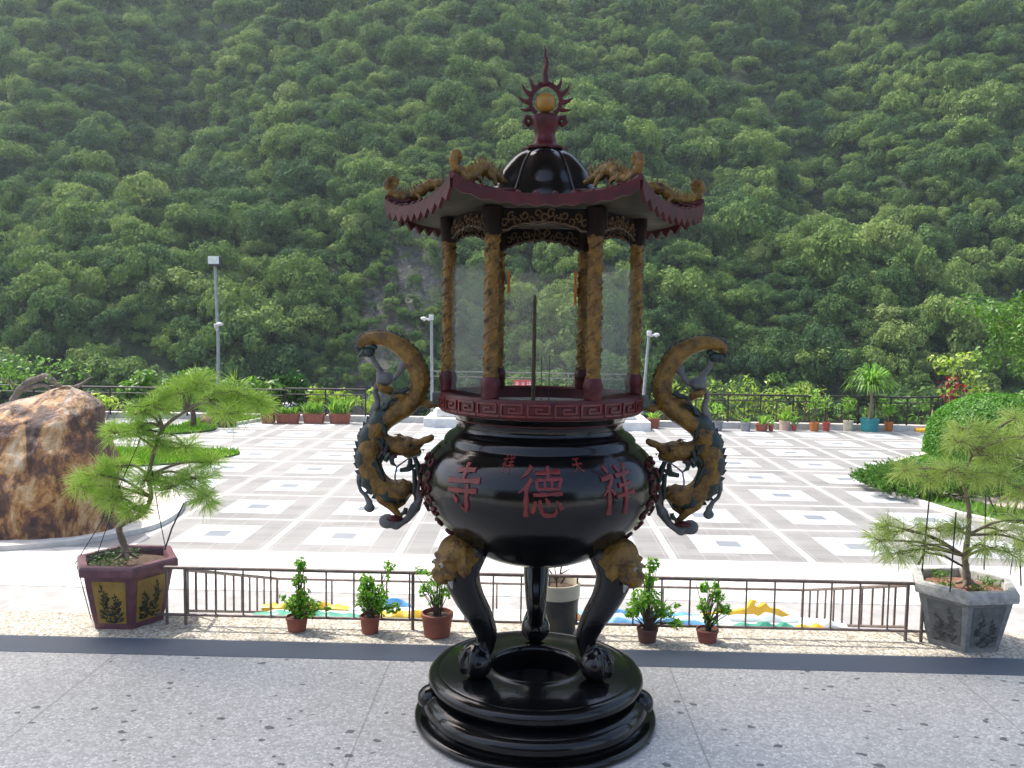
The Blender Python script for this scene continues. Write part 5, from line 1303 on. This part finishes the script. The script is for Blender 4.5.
# island kerb around the boulder and the lawns
def island(name, pts_px, z, mat, hgt_=.12, kmat=None, kw=.12, smooth=True):
    W = [gr(x, y, PZ) for x, y in pts_px]; cc = cat_rom([tuple(q)[:2] for q in W]+[tuple(W[0])[:2]], 6)[:-1]
    n = len(cc); m_ = MB(); m_.prism([tuple(q) for q in cc], PZ-.02, z, lambda u, v, d: (u, v, d)); o = m_.build(name, mat); tag(o, kind='structure')
    if kmat:
        k_ = MB(); V = []
        for i in range(n):
            t = cc[(i+1) % n]-cc[i-1]; t = t/max(np.linalg.norm(t), 1e-6); nn = np.array((t[1], -t[0]))
            cen = np.mean(cc, 0)
            if np.dot(nn, cc[i]-cen) < 0: nn = -nn
            a_ = cc[i]; b_ = cc[i]+nn*kw
            V += [(*a_, PZ-.02), (*a_, z+.02), (*b_, z+.02), (*b_, PZ-.02)]
        k_.add(V, [(4*i+k, 4*i+(k+1) % 4, 4*((i+1) % n)+(k+1) % 4, 4*((i+1) % n)+k) for i in range(n) for k in range(4)]); tag(k_.build('kerb', kmat), kind='structure')
    return [tuple(q) for q in cc]
pave = M('kerb_pale', (.55, .53, .49), (.42, .4, .37), 5, rough=.8); lawn_m = M('lawn_ground', (.06, .12, .02), (.04, .08, .015), 8, rough=.95)
gravel_bed = M('pale_gravel_bed', (.5, .45, .40), (.3, .26, .22), 35, rough=.95, bm=.6, bs=30)
island('boulder_bed', [(-60, 548), (40, 543), (95, 536), (140, 526), (162, 510), (158, 497), (120, 489), (60, 484), (-80, 480)], PZ+.05, gravel_bed, kmat=pave, kw=.32)
lawnL = island('lawn', [(60, 470), (150, 466), (205, 461), (240, 454), (205, 451), (150, 450), (90, 451), (40, 458)], PZ+.03, lawn_m, kmat=None)
bedL = island('lawn', [(-40, 446), (60, 446), (120, 436), (158, 430.5), (140, 427), (60, 428), (-60, 430)], PZ+.06, lawn_m, kmat=pave, kw=.2)
bedL2 = island('lawn', [(190, 423.5), (215, 420), (250, 418.5), (262, 419.5), (240, 424), (215, 427), (185, 428)], PZ+.06, lawn_m, kmat=pave, kw=.12)
bedT = island('tree_bed', [(165, 429), (195, 426), (215, 427), (212, 431), (185, 434), (160, 434)], PZ+.05, lawn_m)
# right island
bedR = island('lawn', [(880, 484), (905, 497), (945, 511), (985, 521), (1040, 530), (1100, 520), (1100, 440), (1000, 447), (935, 455), (880, 470)], PZ+.05, lawn_m, kmat=pave, kw=.14)
gbR = island('gravel_bed', [(925, 487), (945, 499), (985, 507), (1035, 512), (1060, 495), (1000, 484)], PZ+.062, M('pinkish_gravel', (.46, .38, .34), (.28, .22, .19), 22, rough=.95, bm=.7, bs=25))
def inpoly(x, y, poly):
    c = False; j = len(poly)-1
    for i in range(len(poly)):
        if (poly[i][1] > y) != (poly[j][1] > y) and x < (poly[j][0]-poly[i][0])*(y-poly[i][1])/(poly[j][1]-poly[i][1])+poly[i][0]: c = not c
        j = i
    return c
gl_ = leaf_mat('lawn_blades', [(.07, .16, .02), (.12, .25, .03), (.2, .33, .06)], trans=.35)
gpts = []; rg = np.random.default_rng(9)
for poly, z, n, ex in ((lawnL, PZ+.03, 7000, None), (bedL2, PZ+.06, 2500, None), (bedR, PZ+.05, 16000, gbR), (bedT, PZ+.05, 1200, None), (bedL, PZ+.06, 6000, None)):
    xs_ = [p[0] for p in poly]; ys_ = [p[1] for p in poly]; k = 0
    while k < n:
        x, y = rg.uniform(min(xs_), max(xs_)), rg.uniform(min(ys_), max(ys_)); k += 1
        if inpoly(x, y, poly) and not (ex and inpoly(x, y, ex)): gpts.append((x, y, z))
gp = np.array(gpts); n = len(gp); d = unit(np.stack([rg.normal(0, .5, n), rg.normal(0, .5, n), np.ones(n)], 1)); sd_ = unit(np.cross(d, rg.normal(size=(n, 3))))*.018; l = .07+.08*rg.random((n, 1))
o = quads_np('grass', np.stack([gp-sd_, gp+sd_, gp+d*l+sd_*.1, gp+d*l-sd_*.1], 1), gl_); tag(o, 'short bright grass growing on the planted islands beside the plaza', 'grass', kind='stuff')

# generic broadleaf tree / shrub
def shrub(name, label, cat, base, lobes, mat, leaf, dens, trunk=None, seed=0, group=None, aspect=.5, fill=.5, flat=.6):
    r = empty(name, base); tag(r, label, cat, group); b0 = Vector(base); rg = np.random.default_rng(seed)
    lb = [(np.array(Vector(c)-b0), rr) for c, rr in lobes]
    quads_np('foliage' if not trunk else 'crown', lobes_leaves(lb, dens, leaf, rg, fill=fill, aspect=aspect, flat=flat), mat, r)
    m_ = MB()
    if trunk:
        tr = cat_rom([(*(Vector(p[:3])-b0), p[3]) for p in trunk], 4); m_.tube([q[:3] for q in tr], [q[3] for q in tr], 8); top = Vector(tr[-1][:3])
    else: top = Vector((0, 0, .1))
    for c, rr in lb:
        c = Vector(c); s0 = top if trunk else Vector((c.x*.3, c.y*.3, 0)); m_.tube([s0, s0.lerp(c, .5)+Vector((0, 0, .03)), c], [.02 if trunk else .012, .013, .005], 5)
    m_.build('trunk' if trunk else 'stem', bark, r, 60)
    return r
midleaf = leaf_mat('garden_leaves', [(.035, .09, .02), (.07, .16, .03), (.13, .24, .05), (.22, .32, .09)], trans=.35)
yleaf = leaf_mat('yellow_green_leaves', [(.10, .18, .03), (.2, .30, .05), (.32, .42, .09), (.5, .5, .2)], trans=.4)
dleaf = leaf_mat('dark_tree_leaves', [(.018, .05, .012), (.03, .08, .018), (.055, .12, .028)], trans=.25)
dleaf2 = leaf_mat('glossy_tree_leaves', [(.03, .08, .015), (.055, .13, .022), (.10, .20, .035), (.2, .32, .08)], trans=.3)
redleaf = leaf_mat('red_leaves', [(.10, .015, .02), (.2, .03, .035), (.3, .08, .06)], trans=.35)
# twisted dead-wood tree behind the boulder
b0 = gr(14, 432, PZ); Yd = b0.y*.0+17.5
b0 = Vector((at(14, 420, Yd).x, Yd, PZ)); r = empty('twisted_tree', b0); tag(r, 'twisted grey dead-wood tree leaning over behind the boulder', 'tree')
m_ = MB()
for P_ in ([(12, 440, .16), (12, 412, .13), (16, 395, .12), (28, 383, .12), (46, 377, .12), (56, 384, .09), (66, 389, .08), (80, 385, .06), (92, 377, .03)], [(30, 381, .05), (42, 378, .06), (52, 374, .04), (50, 371, .015)], [(18, 392, .08), (30, 388, .07), (44, 385, .07), (52, 390, .03)], [(16, 386, .05), (8, 381, .04), (-6, 378, .02)]):
    cc = cat_rom([(*(at(x_, y_, Yd)-b0), rr*.62) for x_, y_, rr in P_], 5); m_.tube([q[:3] for q in cc], [q[3]*(1+.15*math.sin(i*1.7)) for i, q in enumerate(cc)], 9)
m_.build('trunk', M('grey_driftwood', (.20, .16, .13), (.09, .07, .055), 12, rough=.9, bm=.7, bs=20), r, 60)
lb = [(np.array(at(x_, y_, Yd+dy)-b0), (rx, .6, rz)) for x_, y_, rx, rz, dy in ((8, 368, .55, .22, 0), (28, 372, .5, .16, .3), (5, 382, .45, .18, -.2), (-15, 372, .6, .3, 0), (55, 365, .35, .14, .3), (74, 368, .4, .14, .2), (62, 378, .3, .1, .2), (20, 360, .4, .12, .5))]
rg = np.random.default_rng(2); quads_np('crown', lobes_leaves(lb, 60, .09, rg, aspect=.45), midleaf, r)
# rock stump under the left lawn tree and the low plants near it
c = gr(219, 428, PZ); 
lf = [(at(178, 400, 24), (.5, .4, .3)), (at(205, 396, 24.2), (.55, .4, .35)), (at(160, 403, 24), (.4, .3, .22)), (at(228, 398, 24), (.45, .35, .3)), (at(190, 388, 24.3), (.4, .3, .2))]
c = gr(192, 430, PZ)
shrub('garden_pine', 'low dark garden tree on a small grass bed in front of the left fence', 'tree', c, [(q+Vector((0, c.y-24, 0)), s) for q, s in lf], midleaf, .13, 60, trunk=[(*c, .09), (*(c+Vector((.05, 0, .35))), .075), (*(c+Vector((-.03, 0, .7))), .06)], seed=4)
c = gr(219, 426, PZ); m_ = MB(); V = []
bm_ = bmesh.new(); bmesh.ops.create_icosphere(bm_, subdivisions=4, radius=1)
for v_ in bm_.verts: n_ = 1+.35*noise.noise(v_.co*1.8)+.15*noise.noise(v_.co*5); v_.co = Vector((v_.co.x*.48*n_, v_.co.y*.35*n_, max(-.1, v_.co.z)*.48*n_))
bm_.verts.ensure_lookup_table(); m_.add([v_.co for v_ in bm_.verts], [[q.index for q in f.verts] for f in bm_.faces]); bm_.free()
tag(m_.build('garden_rock', M('brown_garden_rock', (.16, .10, .07), (.07, .045, .035), 5, rough=.9, bm=.8, bs=8), loc=c+Vector((0, 0, .02)), smooth=60), 'small brown rock in the bed near the left flower boxes', 'rock')
# shrubs behind / in front of the left fence
for i, (x_, y_, rx, rz, Yd, mt, lf_, lab) in enumerate(((105, 402, .55, .35, 24.9, yleaf, .16, 'light yellow-green shrub by the left fence near the boulder'), (235, 395, .8, .55, 26.6, midleaf, .2, 'leafy shrub behind the fence beneath the tall lamp post'), (262, 392, .7, .5, 26.8, midleaf, .18, 'rounded shrub behind the fence left of the flower boxes'), (288, 384, .6, .75, 27.2, dleaf, .2, 'dark shrub behind the fence above the flower boxes'),
        (318, 399, .55, .4, 26.5, yleaf, .16, 'yellow-green shrub behind the middle flower box'), (346, 398, .5, .42, 26.5, yleaf, .16, 'yellow-green shrub behind the right flower box'), (371, 398, .3, .4, 26.2, yleaf, .16, 'narrow yellow-green shrub at the end of the short fence'), (75, 398, .9, .5, 26.5, dleaf, .2, 'dark shrub behind the left fence right of the boulder'), (150, 385, 1.0, .5, 27.5, midleaf, .22, 'wide shrub behind the left fence over the potted pine'), (195, 378, .9, .6, 27.5, midleaf, .22, 'tall shrub behind the left fence near the lamp post'))):
    c = at(x_, y_, Yd); b0 = Vector((c.x, Yd, min(PZ-.1, hgt(c.x, Yd)+.1))); rg = np.random.default_rng(90+i)
    lb = [(c+Vector((rg.uniform(-.7, .7)*rx, rg.uniform(-.3, .3), rg.uniform(-.6, .6)*rz)), (rx*rg.uniform(.35, .55), rx*.4, rz*rg.uniform(.35, .6))) for _ in range(8)]
    shrub('shrub', lab, 'shrub', b0, lb, mt, lf_, 50, seed=i, group='shrubs along the left fence')
m_ = MB()
# shrubs behind the right fence
rs = [(668, 398, .55, .6, 26.4, yleaf, 'bright green leafy shrub beside the leaning lamp post'), (690, 404, .55, .6, 26.6, yleaf, 'light green shrub behind the right dragon handle'), (722, 400, .7, .75, 26.7, yleaf, 'tall light green bamboo-like shrub above the first grey pot'), (752, 394, .55, .75, 26.8, yleaf, 'tallest light green shrub reaching over the right fence'), (775, 405, .6, .55, 26.6, yleaf, 'pale yellow-green shrub behind the pink pot'),
      (805, 402, .6, .6, 26.6, yleaf, 'yellowish shrub behind the orange clay pot'), (835, 410, .55, .4, 26.5, midleaf, 'low green shrub behind the beige tub'), (905, 408, .8, .5, 26.9, midleaf, 'green shrub behind the fence right of the teal pot'), (862, 412, .5, .35, 26.5, midleaf, 'low green shrub behind the teal pot'), (790, 388, .9, .5, 28.5, midleaf, 'rounded green shrub beyond the middle of the right fence')]
for i, (x_, y_, rx, rz, Yd, mt, lab) in enumerate(rs):
    c = at(x_, y_, Yd); b0 = Vector((c.x, Yd, min(PZ-.1, hgt(c.x, Yd)+.1))); rg = np.random.default_rng(190+i)
    lb = [(c+Vector((rg.uniform(-.8, .8)*rx, rg.uniform(-.3, .3), rg.uniform(-.8, .8)*rz)), (rx*rg.uniform(.22, .42), rx*.3, rz*rg.uniform(.2, .4))) for _ in range(11)]
    shrub('shrub', lab, 'shrub', b0, lb, mt, .15, 42, seed=20+i, group='shrubs along the right fence', aspect=.35)
# right-hand broadleaf tree
b0 = at(1060, 420, 20); b0 = Vector((b0.x, 20, PZ)); rg = np.random.default_rng(77)
cc0 = at(1030, 330, 20); lb = []
for i in range(34):
    a_ = rg.random()*2*PI; rr = rg.random()**.5; lb.append((cc0+Vector((.35+1.35*rr*math.cos(a_), rg.uniform(-1, 1), 1.15*rr*math.sin(a_)+.1)), (rg.uniform(.3, .5), rg.uniform(.3, .5), rg.uniform(.22, .36))))
shrub('broadleaf_tree', 'glossy green broadleaf tree at the right edge above the clipped hedge', 'tree', b0, lb, dleaf2, .10, 125, trunk=[(*b0, .12), (*(b0+Vector((-.1, 0, 1.4))), .10), (*(b0+Vector((.1, 0, 2.2))), .07)], seed=31, fill=.5)
b0 = at(962, 425, 27); b0 = Vector((b0.x, 27, hgt(b0.x, 27))); rg = np.random.default_rng(78)
lb = [(at(x_, y_, 27), (.42, .35, .16)) for x_, y_ in ((952, 362), (966, 356), (945, 370), (960, 382), (972, 374), (950, 392), (968, 394), (976, 388), (940, 360))]
shrub('young_tree', 'small bright yellow-green tree beyond the corner of the right fence', 'tree', b0, lb, yleaf, .17, 34, trunk=[(*b0, .06), (*(b0+Vector((0, 0, 1.2))), .05), (*at(960, 380, 27), .03)], seed=32)
b0 = at(950, 425, 25.8); b0 = Vector((b0.x, 25.8, PZ)); lb = [(at(x_, y_, 25.8), (.22, .2, .13)) for x_, y_ in ((944, 385), (951, 380), (956, 393), (948, 398), (960, 400), (950, 408), (962, 388))]
shrub('red_leaf_shrub', 'dark red leafed shrub behind the clipped hedge', 'shrub', b0, lb, redleaf, .13, 50, seed=33)
# clipped hedge dome
hedge_m = leaf_mat('hedge_leaves', [(.035, .11, .015), (.06, .17, .02), (.09, .23, .03), (.13, .28, .045)], trans=.3)
c = gr(1003, 462, PZ); rx, rz_ = 1.62, 1.50; c = Vector((gr(1010, 462, PZ).x, 20.2, PZ))
r = empty('clipped_hedge', c); tag(r, 'smooth dome-shaped clipped hedge at right of the plaza', 'hedge'); rg = np.random.default_rng(6)
n = 42000; d = unit(rg.normal(size=(n, 3))); d[:, 2] = np.abs(d[:, 2]); sq = (np.abs(d)**2.4).sum(1, keepdims=True)**(-1/2.4); rad = 1-.08*rg.random((n, 1))
C = d*sq*rad*np.array((rx, rx*.9, rz_)); C[:, 2] += .05; lump = np.array([noise.noise(Vector(q)*1.6) for q in C]); C *= (1+.035*lump)[:, None]
quads_np('foliage', leaves_np(C, d+rg.normal(size=(n, 3))*.45, .065, .55, rg), hedge_m, r)
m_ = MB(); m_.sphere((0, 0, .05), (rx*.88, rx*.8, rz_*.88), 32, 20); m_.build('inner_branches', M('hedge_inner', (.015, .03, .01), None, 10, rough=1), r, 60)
# creeping juniper in front of the hedge
jm = leaf_mat('juniper_green', [(.03, .09, .02), (.06, .15, .03), (.11, .22, .045), (.2, .31, .08)], trans=.25)
c = gr(915, 496, PZ); c.y += .3; c.x += .35; c.z += .0; r = empty('juniper', c); tag(r, 'low spreading juniper in front of the dome hedge', 'shrub'); rg = np.random.default_rng(16); P_ = []; st_ = MB()
for i in range(1100):
    x_ = rg.uniform(-1.0, 1.6); y_ = rg.uniform(-.9, 1.1); e = max(0, 1-((x_-.15)/1.35)**2-(y_/1.1)**2)
    if e <= .02: continue
    z = .0+.46*math.sqrt(e)*rg.uniform(.35, 1.05); a_ = math.atan2(y_, x_-.2)+rg.uniform(-.8, .8); dd = np.array((math.cos(a_), math.sin(a_), rg.uniform(.25, .8))); dd /= np.linalg.norm(dd)
    for j in range(36):
        t = rg.random(); b_ = np.array((x_, y_, z))+dd*t*.26; q = dd+rg.normal(size=3)*.55; q /= np.linalg.norm(q); l = .075*rg.uniform(.6, 1.2); s_ = np.cross(q, rg.normal(size=3)); s_ = s_/np.linalg.norm(s_)*.011
        P_.append(np.stack([b_-s_, b_+q*l*.6-s_, b_+q*l, b_+q*l*.6+s_]))
    if i % 6 == 0: st_.tube([(x_*.3, y_*.3, .03), (x_*.8, y_*.8, z*.6), (x_, y_, z)], [.015, .01, .006], 5)
quads_np('foliage', np.array(P_), jm, r); st_.build('stem', bark, r, 60)
# plants around the right bed behind the potted pine
b0 = gr(1020, 500, PZ); lb = [(at(x_, y_, 13.8)+Vector((0, 0, 0)), (.3, .25, .2)) for x_, y_ in ((995, 478), (1010, 470), (1030, 465), (1024, 485), (1045, 475), (980, 486))]
b0 = Vector((lb[1][0].x, 13.8, PZ)); shrub('shrub', 'dark low shrub on the right bed behind the stone-potted pine', 'shrub', b0, lb, dleaf, .09, 110, seed=41)
b0 = Vector((at(1022, 430, 17).x, 17, PZ)); lb = [(at(x_, y_, 17), (.28, .25, .2)) for x_, y_ in ((1008, 425), (1020, 412), (1028, 400), (1034, 420), (1015, 440), (1040, 410), (1030, 440), (1026, 455))]
shrub('shrub', 'broad-leafed green shrub growing before the dome hedge at the right edge', 'shrub', b0, lb, midleaf, .11, 80, seed=42)
